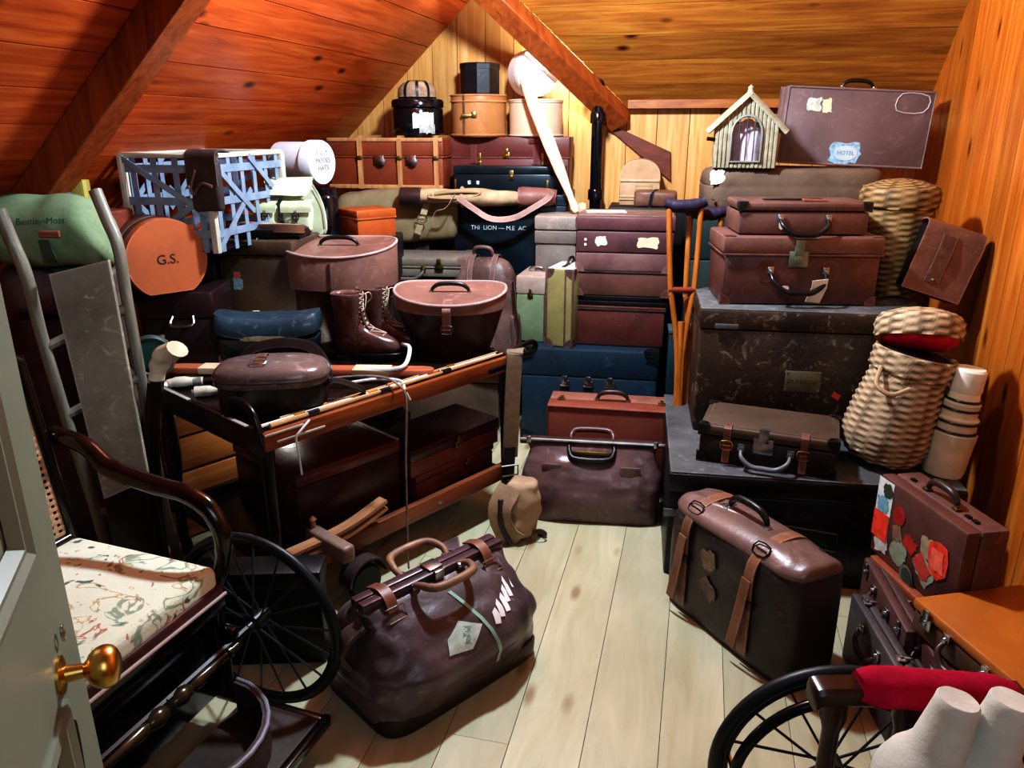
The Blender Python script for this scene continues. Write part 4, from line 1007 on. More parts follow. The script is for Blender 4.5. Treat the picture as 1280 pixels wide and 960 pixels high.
# creel basket with its lid open on a red cushion
t = thing('creel_basket', 'pale tapering wicker basket, lid tipped up over a red cushion, on the lower black trunk', 'basket', (W(1108,588,z=LBZ).x+.0, 2.62, LBZ+.022), 0, ry=11)
r0, r1 = .142, .118
obj('body', wick([(0,0),(r0*.8,.0),(r0*.98,.03),(r0*1.08,.09),(r0*1.03,.19),(r1*1.06,.33),(r1*1.02,.36)], 72, .0045, .012), M_wick, t, 80)
obj('collar', wick([(r1*1.02,.32),(r1*1.16,.335),(r1*1.17,.375),(r1*1.17,.405),(r1*1.12,.41),(r1*1.05,.402),(r1*1.0,.34)], 72, .004, .012), M_wick, t, 80)
obj('liner', lathe(B(), [(0,.385),(r1*1.02,.39),(r1*1.06,.402)], 32), plain('dark_liner','26282c',.25), t)
hp_ = [Vector((-r1*1.12, -.05, .345)), Vector((-r1*1.3,-.1,.29)), Vector((-r1*.95,-.135,.272)), Vector((-r1*.5,-.142,.305))]
obj('loop_handle', tube(B(), smoothpts(hp_,5), .008, 8), plain('willow_rod','a8926e',.6), t)
ML = Matrix.Translation((.015, .06, .475)) @ Matrix.Rotation(R(-20), 4, 'X') @ Matrix.Rotation(R(-4), 4, 'Y')
rl = .142
ldo = obj('lid', wick([(rl,-.03),(rl*1.03,.0),(rl*1.02,.03),(rl*.9,.055),(rl*.5,.075),(.01,.08)], 72, .004, .012, ML), M_wick, t, 80)
bm = lathe(B(), [(0,-.065),(rl*.6,-.065),(rl*.88,-.042),(rl*.95,-.005),(rl*.9,.02),(0,.03)], 36, M=ML); wrinkle(bm, .006, 14, 2)
obj('cushion', bm, plain('crimson_cloth','c01438',.75,0,.2,20,.2,.2), ldo, 60)
# white banded gaiters
p = W(1165, 600, z=LBZ)
t = thing('canvas_gaiter', 'cream canvas legging with black bands standing upright by the right wall', 'gaiter', (W(1167,596,z=LBZ).x+.045, 2.52, LBZ+.004), 0, ry=5)
M_cream2 = plain('cream_canvas', 'd8ccae', .8, 0, .12, 12, .2)
lathed(t, 'body', [(0,0),(.066,0),(.07,.02),(.075,.12),(.078,.16),(.07,.165),(.068,.2),(.07,.215),(.06,.222),(.06,.26),(.062,.27),(.054,.28),(.05,.31),(.045,.315)], M_cream2, n=28)
lathed(t, 'cap', [(.05,.308),(.053,.315),(.052,.385),(.046,.392),(0,.392)], plain('ivory_cloth','e6e0cf',.7), n=28)
for z, r in ((.17,.0715),(.205,.0715),(.25,.0625),(.282,.057)): obj('band', tube(B(), [(r*math.cos(2*PI*i/28), r*math.sin(2*PI*i/28), z) for i in range(28)], .0045, 6, True), M_blackl, t)
# ------------------------------------------------------------------ crutches
M_cr = wood('honey_beech', 'b8742e', '945418', .38, 2, 12)
M_pad = leather('indigo_pad', '352b46', '221b30', .5, .3)
def crutch(label, px, py0, py1, Yt, Yb_, pxb, padw, lean=0):
    top = W(px, py0, Y=Yt); bot = W(pxb, py1, Y=Yb_); 
    t = thing('crutch', label, 'crutch', bot, 0, group=None)
    d_ = top-bot; L = d_.length; z = d_.normalized(); x = Vector((1,0,0)); x = (x-z*x.dot(z)).normalized(); y = z.cross(x)
    def P(a, b, c): return x*a+y*b+z*(c*L)
    for s in (-1, 1):
        pts = smoothpts([P(s*.009,0,.0),P(s*.010,0,.3),P(s*.022,0,.45),P(s*.045,0,.6),P(s*.05,0,.62),P(s*.062,0,.8),P(s*.068,0,.97)], 5)
        obj('side_pole', tube(B(), pts, .0125, 10), M_cr, t)
        obj('upper_tube', tube(B(), [P(s*.058,0,.74),P(s*.068,0,.965)], .0105, 10), plain('pale_metal','b8a596',.35,.5,.2), t)
    obj('grip', tube(B(), [P(-.06,0,.63),P(.06,0,.63)], .014, 10), leather('red_brown_grip','8a3e28','5e2818',.4,.3), t)
    obj('foot', tube(B(), [P(0,0,-.004),P(0,0,.5)], [.013,.016], 10), M_cr, t)
    bm = B(); pts = smoothpts([P(-padw,0,.985),P(-padw*.6,0,.972),P(0,0,.968),P(padw*.6,0,.975),P(padw,0,.99)], 6); mm = len(pts)
    tube(bm, pts, [.014+.014*math.sin(PI*(.12+.76*i/(mm-1))) for i in range(mm)], 12); wrinkle(bm, .004, 30, 2); obj('arm_pad', bm, M_pad, t, 60)
    return t
crutch('honey beech crutch with an indigo arm pad, nearer the brown stack', 857, 248, 548, 3.36, 3.2, 846, .085)
crutch('honey beech crutch with an indigo arm pad, leaning beside the black trunks', 884, 258, 545, 3.42, 3.22, 851, .09)
# dark boxes in the gap behind the crutches
f, w_, h_ = place(819, 860, 412, 3.62, .0)
t = thing('deed_box', 'dark blue-green metal box in the gap behind the crutches', 'box', (f.x+.06, 3.68, 0), -8)
f2 = W(838, 497, Y=3.62).z
flat_case(t, .14, .1, f2-.004, M_hid, lid=.1, bev=.004)
obj('upper_box', box(B(), (0,0,(f2+h_)/2), (.16,.12,h_-f2-.03), .005), leather('teal_tin','2a4650','1c323a',.45,.3), t)
obj('lid_edge', box(B(), (0,0,h_-.012), (.17,.13,.02), .004), leather('teal_rim','4a6670','324c54',.45,.3), t)
obj('drawer_front', box(B(), (0,-.055,f2-.03), (.13,.014,.05), .003), wood('pale_drawer','b98e56','96703e',.5,0), t)
obj('drawer_knob', lathe(B(), [(0,0),(.012,0),(.01,.01),(.016,.02),(.012,.028),(0,.03)], 14, M=Matrix.Translation((-.03,-.062,f2-.028))@Matrix.Rotation(PI/2,4,'X')), M_iron, t)
# ------------------------------------------------------------------ strapped leather case on the floor
p0, p1 = W(830, 748, z=0), W(962, 858, z=0); ang = math.degrees(math.atan2(p1.y-p0.y, p1.x-p0.x)); wq = (p1-p0).length+.06; m = (p0+p1)/2+(p1-p0).normalized()*.015
n_ = Vector((-(p1-p0).y, (p1-p0).x, 0)).normalized(); dq = .235; hq = .405
M_bag = leather('black_brown_bag', '423a3a', '231f20', .38, .4, 4, .15, sc_col='766864'); M_bagt = leather('plum_bag_lit_top', '86685e', '52403b', .34, .7, 4, .15, sc_col='a48c84')  # bag top made paler: light from above put into its colour
t = thing('kit_bag', 'dark leather case bound by two tan straps on the floor before the black trunks', 'bag', m+n_*dq/2, ang)
bm = B(); rings = []
for z, a, b, e in ((0,.97,.96,8),(.03,1,1,8),(.3,1.0,1.02,7),(.6,1.0,1.0,7),(.8,.995,.97,7),(.9,.985,.9,6),(.955,.965,.74,6),(.985,.94,.55,6),(1,.9,.36,6)): rings.append(sring(wq/2*a, dq/2*b, e, z*hq, 64))
loft(bm, rings); wrinkle(bm, .006, 9, 5, keep=lambda c: 1 if c.z > .05 else .2); obj('body', bm, M_bag, t, 50, smooth=1)
bm = B(); rings = []
for z, a, b in ((.875,1.0,.94),(.92,.99,.9),(.965,.972,.77),(.992,.95,.58),(1.012,.91,.36),(1.014,.5,.1)): rings.append(sring(wq/2*a+.003, dq/2*b+.003, 6, z*hq, 64))
loft(bm, rings, cap=True); wrinkle(bm, .008, 11, 9); obj('top_cover', bm, M_bagt, t, 50, smooth=1)
M_tanst = leather('tan_strap', '9c6a48', '70482f', .45, .4)
for x in (-wq*.31, wq*.21):
    pts = [(x,-dq/2-.008,.04),(x,-dq/2-.009,hq*.5),(x,-dq/2-.008,hq*.8),(x,-dq*.43,hq*.93),(x,-dq*.2,hq*1.01),(x,dq*.2,hq*1.02),(x,dq*.46,hq*.93),(x,dq/2+.01,hq*.8),(x,dq/2+.01,hq*.2)]
    s_ = obj('strap', strap(B(), smoothpts(pts,4), .038, .005, X3), M_tanst, t)
    buckle(s_, (x,-dq*.36,hq*.975), X3, Vector((0,.7,.7)), M_iron, .05, .035)
    obj('strap_end', strap(B(), smoothpts([(x-.005,-dq/2-.014,hq*.75),(x-.012,-dq/2-.026,hq*.45),(x-.03,-dq/2-.03,hq*.14)],4), .036, .004, X3), M_tanst, s_)
    obj('strap_keeper', box(B(), (x+.004,-dq/2-.012,hq*.55), (.046,.01,.03), .003), M_blackl, s_)
handle_top(t, .085, hq*1.012, M_blackl, rise=.05, r=.012, x=-.03, mm=M_steel)
lock(t, (-.12,-.01,hq*1.008), X3, Y3, M_steel, 1.0)
decal(t, 'worn_label', (-.06,-dq/2-.0065,hq*.67), X3, Z3, .075, .075, plain('buff_label','8d8264',.8,0,.3,40), 'torn', 20, seed=9)
decal(t, 'scuff_patch', (-.05,-dq/2-.0068,hq*.42), X3, Z3, .09, .06, plain('scuffed_hide','75675a',.8,0,.3,40), 'torn', -35, seed=14)
# ------------------------------------------------------------------ cases in the right-hand corner
def sidecase(name, label, a, b, z0, z1, th, mat, top, **kw):
    """case standing upright, its long side a->b facing the gangway"""
    ang = math.degrees(math.atan2(b.y-a.y, b.x-a.x)); w_ = (b-a).length; m = (a+b)/2; n_ = Vector((-(b-a).y, (b-a).x, 0)).normalized()
    t = thing(name, label, 'suitcase', Vector((m.x, m.y, z0))+n_*th/2, ang); h_ = z1-z0
    up_case(t, w_, th, h_, mat, top, bev=.008, seam=.5, **kw); return t, w_, h_
M_stk = leather('label_case', '6a4338', '4a2c26', .42, .35); M_stkt = leather('label_case_top', '7d564c', '5a3b34', .42, .45)
a, b = W(1103, 592, z=.56), W(1208, 666, z=.56); 

M_c1 = leather('grey_brown_case', '5b5250', '3f3938', .5, .3); M_c2 = leather('cocoa_case', '6b4840', '4c322c', .42, .3); M_c3 = leather('rust_case', '9a5434', '7a3e24', .42, .3)
M_mar = leather('maroon_case','72443c','52302a',.42,.3)
t, w_, h_ = sidecase('suitcase', 'grey-brown slim case standing on the floor nearest the strapped leather case', Vector((1.05,2.05,0)), Vector((1.02,1.68,0)), 0, .235, .055, M_c1, M_c1)
handle_front(t, .06, h_*.8, -.029, M_darkl, .04, .025, .008, mm=M_steel); [lock(t, (x,0,h_), X3, Y3, M_steel, .8) for x in (-.13,.13)]
t, w_, h_ = sidecase('suitcase', 'cocoa-brown slim case standing in the row before the rust-orange case', Vector((1.14,2.18,0)), Vector((1.085,1.79,0)), 0, .283, .06, M_c2, M_c2)
handle_front(t, .06, h_*.86, -.032, M_darkl, .045, .025, .008, mm=M_steel); [lock(t, (x,-.031,h_*.9), X3, Z3, M_steel, .8) for x in (-.15,.15)]
t, w_, h_ = sidecase('suitcase', 'maroon-brown short case standing beneath the edge of the flat tan suitcase', Vector((1.14,1.87,0)), Vector((1.10,1.60,0)), 0, .272, .06, M_mar, M_mar)
handle_front(t, .05, h_*.85, -.032, M_steel, .04, .02, .006, mm=M_steel)
t, w_, h_ = sidecase('suitcase', 'small dull green case standing between the cocoa and maroon ones', Vector((1.08,1.76,0)), Vector((1.055,1.55,0)), 0, .225, .035, leather('dull_green_case','55584c','3c4036',.5,.3), plain('dark_olive_case','4b463c',.5))
handle_front(t, .045, h_*.85, -.019, M_steel, .04, .02, .006)
support(1.20,1.46,1.93,2.24,.184,-6,'plain dark case almost hidden beneath the rust-orange case at the right wall',None)
support(1.19,1.46,1.47,1.83,.275,-6,'plain dark case almost hidden beneath the flat tan suitcase',None)
# rust case lying with its grip to the gangway, under the sticker case
t = thing('suitcase', 'rust-orange case lying flat beneath the suitcase with travel stickers', 'suitcase', (1.315,2.05,.186), -83)
flat_case(t, .30, .27, .1, M_c3, lid=.4, bev=.008)
handle_front(t, .06, .055, -.137, M_darkl, .045, .03, .008, mm=M_steel); [lock(t, (x,-.14,.06), X3, Z3, M_steel, .8) for x in (-.11,.11)]
# sticker case standing on it
z0s = .288; hs = .56-z0s; th = .135; ws = (b-a).length+.01; m = (a+b)/2; n_ = Vector((-(b-a).y, (b-a).x, 0)).normalized()
ang = math.degrees(math.atan2(b.y-a.y, b.x-a.x))
t = thing('suitcase', 'brown suitcase covered in torn travel stickers, standing against the right wall', 'suitcase', Vector((m.x,m.y,z0s))+n_*th/2, ang)
up_case(t, ws, th, hs, M_stk, M_stkt, bev=.01, seam=.35)
handle_top(t, .065, hs, M_darkl, rise=.04, r=.011, mm=M_dkbrass)
for x in (-.13,.11,.14): obj('catch', box(B(), (x,.0,hs+.002), (.02,.014,.006), .002), M_iron, t)
yf = -th/2-.0008
def stk(x, z, w_, h_, c, kind, rot=0, seed=1, nm='travel_sticker', off=0, **kw): return decal(t, nm, (x, yf-off, z), X3, Z3, w_, h_, plain('sticker_'+c, c, .6, 0, .18, 40), kind, rot, seed=seed, **kw)
p_ = stk(-ws*.40, hs*.60, .075, .2, 'd8e2da', 'rect', 1); stk(-ws*.40, hs*.40, .075, .09, 'e2472f', 'rect', 1, off=.0016, nm='sticker_band'); stk(-ws*.41, hs*.66, .06, .06, '7fa9b8', 'torn', 10, 3, off=.0016, nm='sticker_print'); stk(-ws*.37, hs*.86, .05, .05, '3c4a3a', 'torn', 30, 5, off=.0016, nm='sticker_print')
stk(-ws*.36, hs*.18, .07, .06, 'c8c8ba', 'torn', 8, 7); stk(-ws*.2, hs*.66, .055, .062, '9e2a22', 'oval'); stk(-ws*.19, hs*.45, .05, .06, '8d6b58', 'torn', 20, 12)
stk(-ws*.14, hs*.25, .085, .085, '8f9a80', 'torn', -15, 13); stk(-ws*.03, hs*.44, .065, .055, 'b23428', 'torn', -20, 15); stk(.06, hs*.28, .1, .075, '98a48c', 'torn', -40, 16)
stk(.055, hs*.3, .085, .06, 'b94a3c', 'torn', -35, 17, off=.0016); o1 = stk(-.0, hs*.06, .06, .075, '6f7468', 'oval', 35, off=.0032); stk(.005, hs*.065, .045, .058, '41463f', 'oval', 35, off=.005, nm='sticker_print')
stk(ws*.16, hs*.55, .06, .07, 'a89a7c', 'torn', 10, 19); stk(ws*.29, hs*.5, .085, .115, 'd9482c', 'shield', 8, off=.0016); stk(ws*.29, hs*.5, .06, .07, 'e2745a', 'torn', 8, 23, off=.0034, nm='sticker_print')
# flat tan suitcase
t = thing('suitcase', 'flat tan leather suitcase lying at the right edge with steel locks along its side', 'suitcase', (1.31,1.645,.279), -79)
M_tanc = leather('tan_case', 'b8762e', '985a20', .34, .2, 3, .1)
flat_case(t, .40, .34, .1, leather('tan_case_side','6a4a2c','48321f',.4,.3), M_tanc, lid=.35, bev=.01)
handle_front(t, .065, .06, -.174, M_darkl, .05, .035, .009, mm=M_steel); [lock(t, (x,-.176,.06), X3, Z3, M_steel, 1.1) for x in (-.14,.14)]
# ------------------------------------------------------------------ invalid chair at the bottom right
M_tyre = plain('black_rubber', '1a2126', .45, 0, .15); M_wdk = wood('chair_mahogany', '3a2116', '1c0f0a', .28)
def wheel(t, c, r, axis, name='wheel', nsp=14, rr=.016, rim=True, handrim=None, cups=False):
    """rim as the wheel itself; hub and spokes are its sub-parts"""
    c = Vector(c); ax = Vector(axis).normalized(); u = ax.cross(Z3).normalized(); v = u.cross(ax)
    circ = lambda R_, off=0, n=56: [c+ax*off+u*R_*math.cos(2*PI*i/n)+v*R_*math.sin(2*PI*i/n) for i in range(n)]
    bm = tube(B(), circ(r-rr), rr, 10, True); 
    wo = obj(name, bm, M_tyre, t)
    obj('felloe', tube(B(), circ(r-rr*2.2), rr*.55, 8, True), plain('dark_gloss','15181c',.2,.2,.2), wo)
    rot = Z3.rotation_difference(ax).to_matrix().to_4x4()
    obj('hub', lathe(B(), [(0,-.045),(.014,-.045),(.016,-.03),(.026,-.022),(.026,.022),(.016,.03),(.014,.045),(0,.045)], 16, M=Matrix.Translation(c)@rot), plain('hub_metal','3a3f44',.3,.7,.2), wo)
    for i in range(nsp):
        a = 2*PI*(i+.3)/nsp; e = c+u*(r-rr*2)*math.cos(a)+v*(r-rr*2)*math.sin(a)
        obj('spoke', tube(B(), [c+ax*(.018 if i % 2 else -.018)+(e-c)*.07, e], .0032, 6), plain('spoke_steel','43484c',.3,.6,.2), wo)
    if handrim:
        obj('hand_rim', tube(B(), circ(r*handrim[0], handrim[1]), .012, 10, True), plain('dark_gloss','15181c'), wo)
        for i in range(5):
            a = 2*PI*(i+.42)/5; e = c+u*(r*handrim[0])*math.cos(a)+v*(r*handrim[0])*math.sin(a)
            obj('rim_bracket', tube(B(), [e+ax*handrim[1], e, e+(e-c).normalized()*(r*(1-handrim[0])-rr)], .006, 6), M_steel, wo)
    return wo
ic = thing('invalid_chair', 'wooden wheelchair with a crimson padded arm, cut by the lower right corner', 'wheelchair', (0,0,0))
ca = Vector((.06,1,0)); wc = Vector((.70,1.33,.268))
wheel(ic, wc, .268, (.05,1,0), nsp=16, handrim=(.84,-.05))
wheel(ic, wc+Vector((.0,-.62,0)), .268, (.05,1,0), nsp=16)
aA, aB = Vector((.585,1.165,.612)), Vector((.93,1.15,.612))
bm = B(); pts = smoothpts([aA+Vector((-.03,0,-.012)),aA+Vector((-.015,0,0)),aA+Vector((.1,0,.0)),aB], 5); loft(bm, [[p+Vector((0,a*.027,b*.02)) for a,b in ((-1,-.6),(-.7,-1),(.7,-1),(1,-.6),(1,.6),(.7,1),(-.7,1),(-1,.6))] for p in pts]); obj('arm_rail', bm, M_wdk, ic)
pad0, pad1 = Vector((.637,1.165,.627)), Vector((.915,1.15,.614)); bm = B(); rings = []
for i in range(22):
    u_ = i/21; p = pad0+(pad1-pad0)*u_; k_ = min(1, .72+2.6*min(u_, 1-u_)); rings.append([p+Vector((.004*math.sin(3*a)*(1 if u_<.1 else 0), math.cos(a)*.04*k_, math.sin(a)*.036*k_)) for a in [2*PI*q_/24 for q_ in range(24)]])
loft(bm, rings); wrinkle(bm, .0025, 24, 3); obj('arm_pad', bm, plain('crimson_felt','a31638',.9,0,.12,30,.2,.15), ic, 60)
pst = [(0,0),(.014,0),(.018,.05),(.016,.16),(.022,.18),(.017,.2),(.016,.33),(.024,.36),(.022,.41),(0,.41)]
for x, y in ((.60,1.165),(.735,1.165),(.93,1.15)): obj('arm_post', lathe(B(), pst, 16, M=Matrix.Translation((x,y,.195))), M_wdk, ic)
for y in (.71,1.165):
    obj('side_rail', box(B(), (.80,y,.25), (.52,.035,.05), .006), M_wdk, ic)
    for x in (.58,1.02): obj('leg', box(B(), (x,y,.125), (.03,.03,.25), .004), M_wdk, ic)
obj('seat', box(B(), (.84,.94,.31), (.46,.48,.05), .015), leather('dark_seat','3a2a24','221814',.5,.3), ic)
obj('axle', tube(B(), [wc+Vector((0,.03,0)), wc+Vector((0,-.65,0))], .012, 10), M_iron, ic)
# two white canvas-covered bottles on its seat
M_bot = plain('white_canvas', 'd6d4c4', .85, 0, .1, 12, .3)
for px, py, lab, Yq in ((1187,866,'white cloth-covered bottle shape with a chipped neck, beside the crimson arm pad',1.03), (1253,866,'white cloth-covered bottle shape in the very corner, second from the crimson arm pad',1.02)):
    p = W(px, py, Y=Yq); zb = .337; H_ = p.z-zb
    t = thing('canvas_bottle', lab, 'bottle', (p.x-.05, Yq-.01, zb), 0, ry=9)
    bm = lathe(B(), [(0,0),(.068,.0),(.074,.01),(.082,H_-.18),(.08,H_-.16),(.068,H_-.13),(.053,H_-.112),(.043,H_-.095),(.034,H_-.015),(.033,H_-.004),(.03,H_),(0,H_)], 36); wrinkle(bm, .002, 18, int(px)); obj('body', bm, M_bot, t, 50)
# ------------------------------------------------------------------ luggage cart
A0 = Vector((-.77,2.19,0)); CR = 48.5; CL, CW, CZ = 1.16, .72, .70
ex = Vector((math.cos(R(CR)), math.sin(R(CR)), 0)); ey = Vector((-math.sin(R(CR)), math.cos(R(CR)), 0))
def CT(x, y, z=0): return A0+ex*x+ey*y+Z3*z
cart = thing('luggage_cart', 'two-tier dark wooden luggage cart with brown rails and iron end loops', 'cart', A0, CR)
M_rail = wood('rail_mahogany', '9a5a2e', '6a3418', .32, 0, 10); M_cdark = wood('cart_ebony', '231712', '110b09', .3, 0, 10)
obj('tray_board', box(B(), (CL/2,CW/2,CZ-.03), (CL-.02,CW-.02,.02), .003), M_cdark, cart)
obj('front_rail', box(B(), (CL/2,0,CZ-.025), (CL,.026,.062), .006), M_rail, cart)
obj('back_rail', box(B(), (CL/2,CW,CZ-.02), (CL,.026,.06), .006), M_cdark, cart)
obj('end_board', box(B(), (0,CW/2,CZ-.03), (.026,CW,.085), .006), M_cdark, cart)
obj('end_board', box(B(), (CL,CW/2,CZ-.03), (.026,CW,.07), .006), M_cdark, cart)
for x, y in ((.02,.02),(CL-.02,.02)):
    obj('leg', lathe(B(), [(0,0),(.016,0),(.018,.2),(.022,.5),(.026,CZ-.05),(0,CZ-.05)], 14, M=Matrix.Translation((x,y,.0))), M_cdark, cart)
for x, y in ((.02,CW-.02),(CL-.02,CW-.02)):
    obj('leg', lathe(B(), [(0,0),(.02,0),(.022,.05),(.013,.08),(.017,.3),(.026,.36),(.03,.42),(.027,CZ-.05),(0,CZ-.05)], 14, M=Matrix.Translation((x,y,.0))), M_cdark, cart)
obj('corner_loop', tube(B(), smoothpts([(.0,.20,CZ+.005),(.0,.17,CZ+.07),(.0,.11,CZ+.085),(.0,.04,CZ+.06),(0,.0,CZ-.03)], 6), .013, 10), M_iron, cart)
obj('end_loop', tube(B(), smoothpts([(CL-.02,-.0,CZ+.012),(CL+.06,.0,CZ+.03),(CL+.13,.0,CZ+.035),(CL+.155,0,CZ+.012),(CL+.13,0,CZ-.012),(CL+.05,0,CZ-.012),(CL-.02,0,CZ-.01)], 5), .011, 10), M_iron, cart)
for x0, x1, z in ((.0,.14,CZ+.0),(.04,.22,CZ-.03)): obj('edge_strip', box(B(), ((x0+x1)/2,-.016,z), (x1-x0,.006,.008), .002), plain('worn_edge','b8b2a8',.4,.2), cart)
obj('rail_bracket', box(B(), (CL-.10,-.018,CZ-.03), (.11,.012,.022), .005), M_iron, cart)
for y0, y1 in ((CW*.1,CW*.3),(CW*.62,CW*.93)): obj('edge_strip', box(B(), (-.006,(y0+y1)/2,CZ+.0135), (.014,y1-y0,.004), .001), plain('worn_edge','b8b2a8'), cart)
# lower tier
obj('lower_shelf', box(B(), (CL/2,CW/2,.185), (CL-.04,CW-.04,.02), .003), M_cdark, cart)
obj('lower_rail', box(B(), (CL/2,0.0,.2), (CL,.03,.07), .006), wood('lower_rail_wood','8a5234','5e3220',.36,0,10), cart)
obj('lower_rail', box(B(), (CL/2,CW,.2), (CL,.03,.06), .006), M_cdark, cart)
obj('screw_plate', box(B(), (CL*.62,-.017,.2), (.02,.005,.008), .001), M_steel, cart)
cwc = Vector((.30,-.06,.08)); bm = tube(B(), [cwc+Vector((.072*math.cos(2*PI*i/28),0,.072*math.sin(2*PI*i/28))) for i in range(28)], .012, 8, True)
obj('wheel_guard', strap(B(), [cwc+Vector((.082*math.cos(a),0,.082*math.sin(a))) for a in [PI*.02+PI*.96*i/16 for i in range(17)]], .07, .008, Y3), leather('worn_guard','4a3c38','2a2220',.5,.4), cart)
obj('caster', lathe(B(), [(0,-.02),(.06,-.02),(.066,-.012),(.066,.012),(.06,.02),(0,.02)], 24, M=Matrix.Translation((.30,-.06,.066))@Matrix.Rotation(PI/2,4,'X')), M_iron, cart)
# rods lying along the front rail
M_rod = wood('cane_rod', 'c9a878', '8f6b42', .3, 0, 14)
for k_, (y, z, x0, x1, r0_, r1_, lab) in enumerate(((.016,CZ+.0155,.04,1.12,.0085,.004,'pale fishing rod nearest the cart edge, lying along the front rail'),(.036,CZ+.014,.0,1.10,.007,.004,'slender fishing rod lying second from the cart edge'),(.056,CZ+.013,.10,1.13,.006,.003,'thin dark-tipped fishing rod lying third from the cart edge'))):
    t = thing('fishing_rod', lab, 'fishing rod', CT(0,y,z-r0_*.0), CR, group='fishing rods along the cart rail')
    obj('blank', tube(B(), [(x0,0,0),((x0+x1)/2,0,.0),(x1,0,-.0)], [r0_,r1_], 8), M_rod if k_ != 1 else plain('white_rod','d9d6cc',.35), t)
    for q_ in range(3): obj('ferrule', tube(B(), [(x0+.14+.3*q_,0,0),(x0+.18+.3*q_,0,0)], r0_*1.25, 8), M_brass if k_ else M_iron, t)
# flat salmon paddle-board and stick handles across the tray
p0, p1 = W(213,462,z=CZ+.015), W(542,466,z=CZ+.015); d_ = (p1-p0); L = d_.length; ang = math.degrees(math.atan2(d_.y,d_.x))
t = thing('wooden_bat', 'long flat salmon-brown wooden blade with torn paper tape lying across the cart', 'bat', p0+Z3*-.0, ang)
M_sal = wood('salmon_wood','b06a4a','8c4c34',.4,0,8)
prof = [(0,.012),(.012,.026),(.04,.034),(.5,.034),(.96,.034),(.985,.028),(1,.012)]
bm = loft(B(), [[Vector((L*u, a*wv, b)) for a, b in ((-1,-.004),(1,-.004),(1,.012),(.9,.017),(-.9,.017),(-1,.012))] for u, wv in prof]); obj('blade', bm, M_sal, t)
for u0,u1 in ((.12,.27),(.70,.84)): obj('paper_tape', box(B(), (L*(u0+u1)/2,0,.0065), (L*(u1-u0),.072,.025), .003), plain('torn_tape','d9c3a0',.8,0,.15), t)
for k_, (a, b, lab) in enumerate((((207,480),(330,470),'walking stick with a pale bone handle lying behind the oval leather case'),((240,490),(340,484),'second walking stick with a white knob beside the oval leather case'))):
    p0, p1 = W(*a,z=CZ+.0), W(*b,z=CZ+.0); d_ = p1-p0; L = d_.length*1.2; t = thing('walking_stick', lab, 'walking stick', p0+Z3*.0, math.degrees(math.atan2(d_.y,d_.x)))
    obj('shaft', tube(B(), [(.1,0,0),(L,0,0)], .013, 10), M_dkwood, t)
    pts = [(-.01,-.02,-.005),(.01,0,0),(.05,0,.004),(.13,0,0)] if k_ == 0 else [(0,0,0),(.01,0,0),(.05,0,0),(.1,0,0)]
    obj('handle', tube(B(), smoothpts(pts,4), [.012,.017,.02,.016] if k_ == 0 else [.008,.02,.02,.014], 12), plain('bone','cfc9b6',.45), t)
    obj('collar', tube(B(), [(.095,0,0),(.125,0,0)], .0175, 12), plain('grey_collar','8a8680',.4,.3), t)
# oval leather case on the cart
c = W(338,520,z=CZ-.02)
t = thing('oval_case', 'dark brown oval leather case with buckle strap on the near end of the cart', 'case', Vector((-.805,2.46,CZ-.02)), 8)
M_oval = leather('umber_hide','2e2422','1a1413',.3,.3,5,.15,sc_col='7a6a66')
cw, cd, chh = .178, .12, .185
bm = loft(B(), [sring(cw*a, cd*b, 2.6, z*chh, 44) for z,a,b in ((0,.97,.97),(.05,1,1),(.66,1,1))]); obj('body', bm, M_oval, t)
bm = loft(B(), [sring(cw*a, cd*b, 2.9, z*chh, 44) for z,a,b in ((.62,1.02,1.02),(.64,1.05,1.05),(.72,1.055,1.055),(.80,1.05,1.05),(.87,1.02,1.01),(.93,.95,.93),(.97,.82,.78),(.995,.62,.56),(1.0,.3,.25))]); ld_ = obj('lid', bm, leather('umber_lit_lid','7c6760','4c3a36',.26,.6,4,.12,sc_col='c0aea8'), t, 60)  # lid paler than the body, its lit top put into the colour
obj('lid_welt', tube(B(), sring(cw*1.06, cd*1.06, 2.9, chh*.76, 44), .004, 6, True), M_darkl, t)
s_ = obj('strap', strap(B(), smoothpts([(-.03,.1,chh*.9),(-.03,.03,chh*1.06),(-.03,-.05,chh*1.02),(-.03,-.095,chh*.9),(-.03,-.122,chh*.7)],4), .03, .004, X3), M_strapl, t); buckle(s_, (-.03,-.055,chh*1.04), X3, Vector((0,.94,.34)), M_steel, .042, .034)
obj('carry_strap', strap(B(), smoothpts([(-.12,.10,chh*.8),(-.08,.12,chh*1.02),(.02,.12,chh*1.12),(.12,.09,chh*1.06),(.17,.03,chh*.8),(.18,.0,chh*.62)],5), .04, .005, (0,.75,.66)), M_blackl, t)
obj('side_loop', strap(B(), smoothpts([(.168,-.04,chh*.5),(.2,-.03,chh*.6),(.26,-.0,chh*.45),(.30,.02,chh*.25),(.25,0,chh*.15),(.175,-.03,chh*.2)],5), .02, .004, (0,.6,.8)), M_blackl, t)
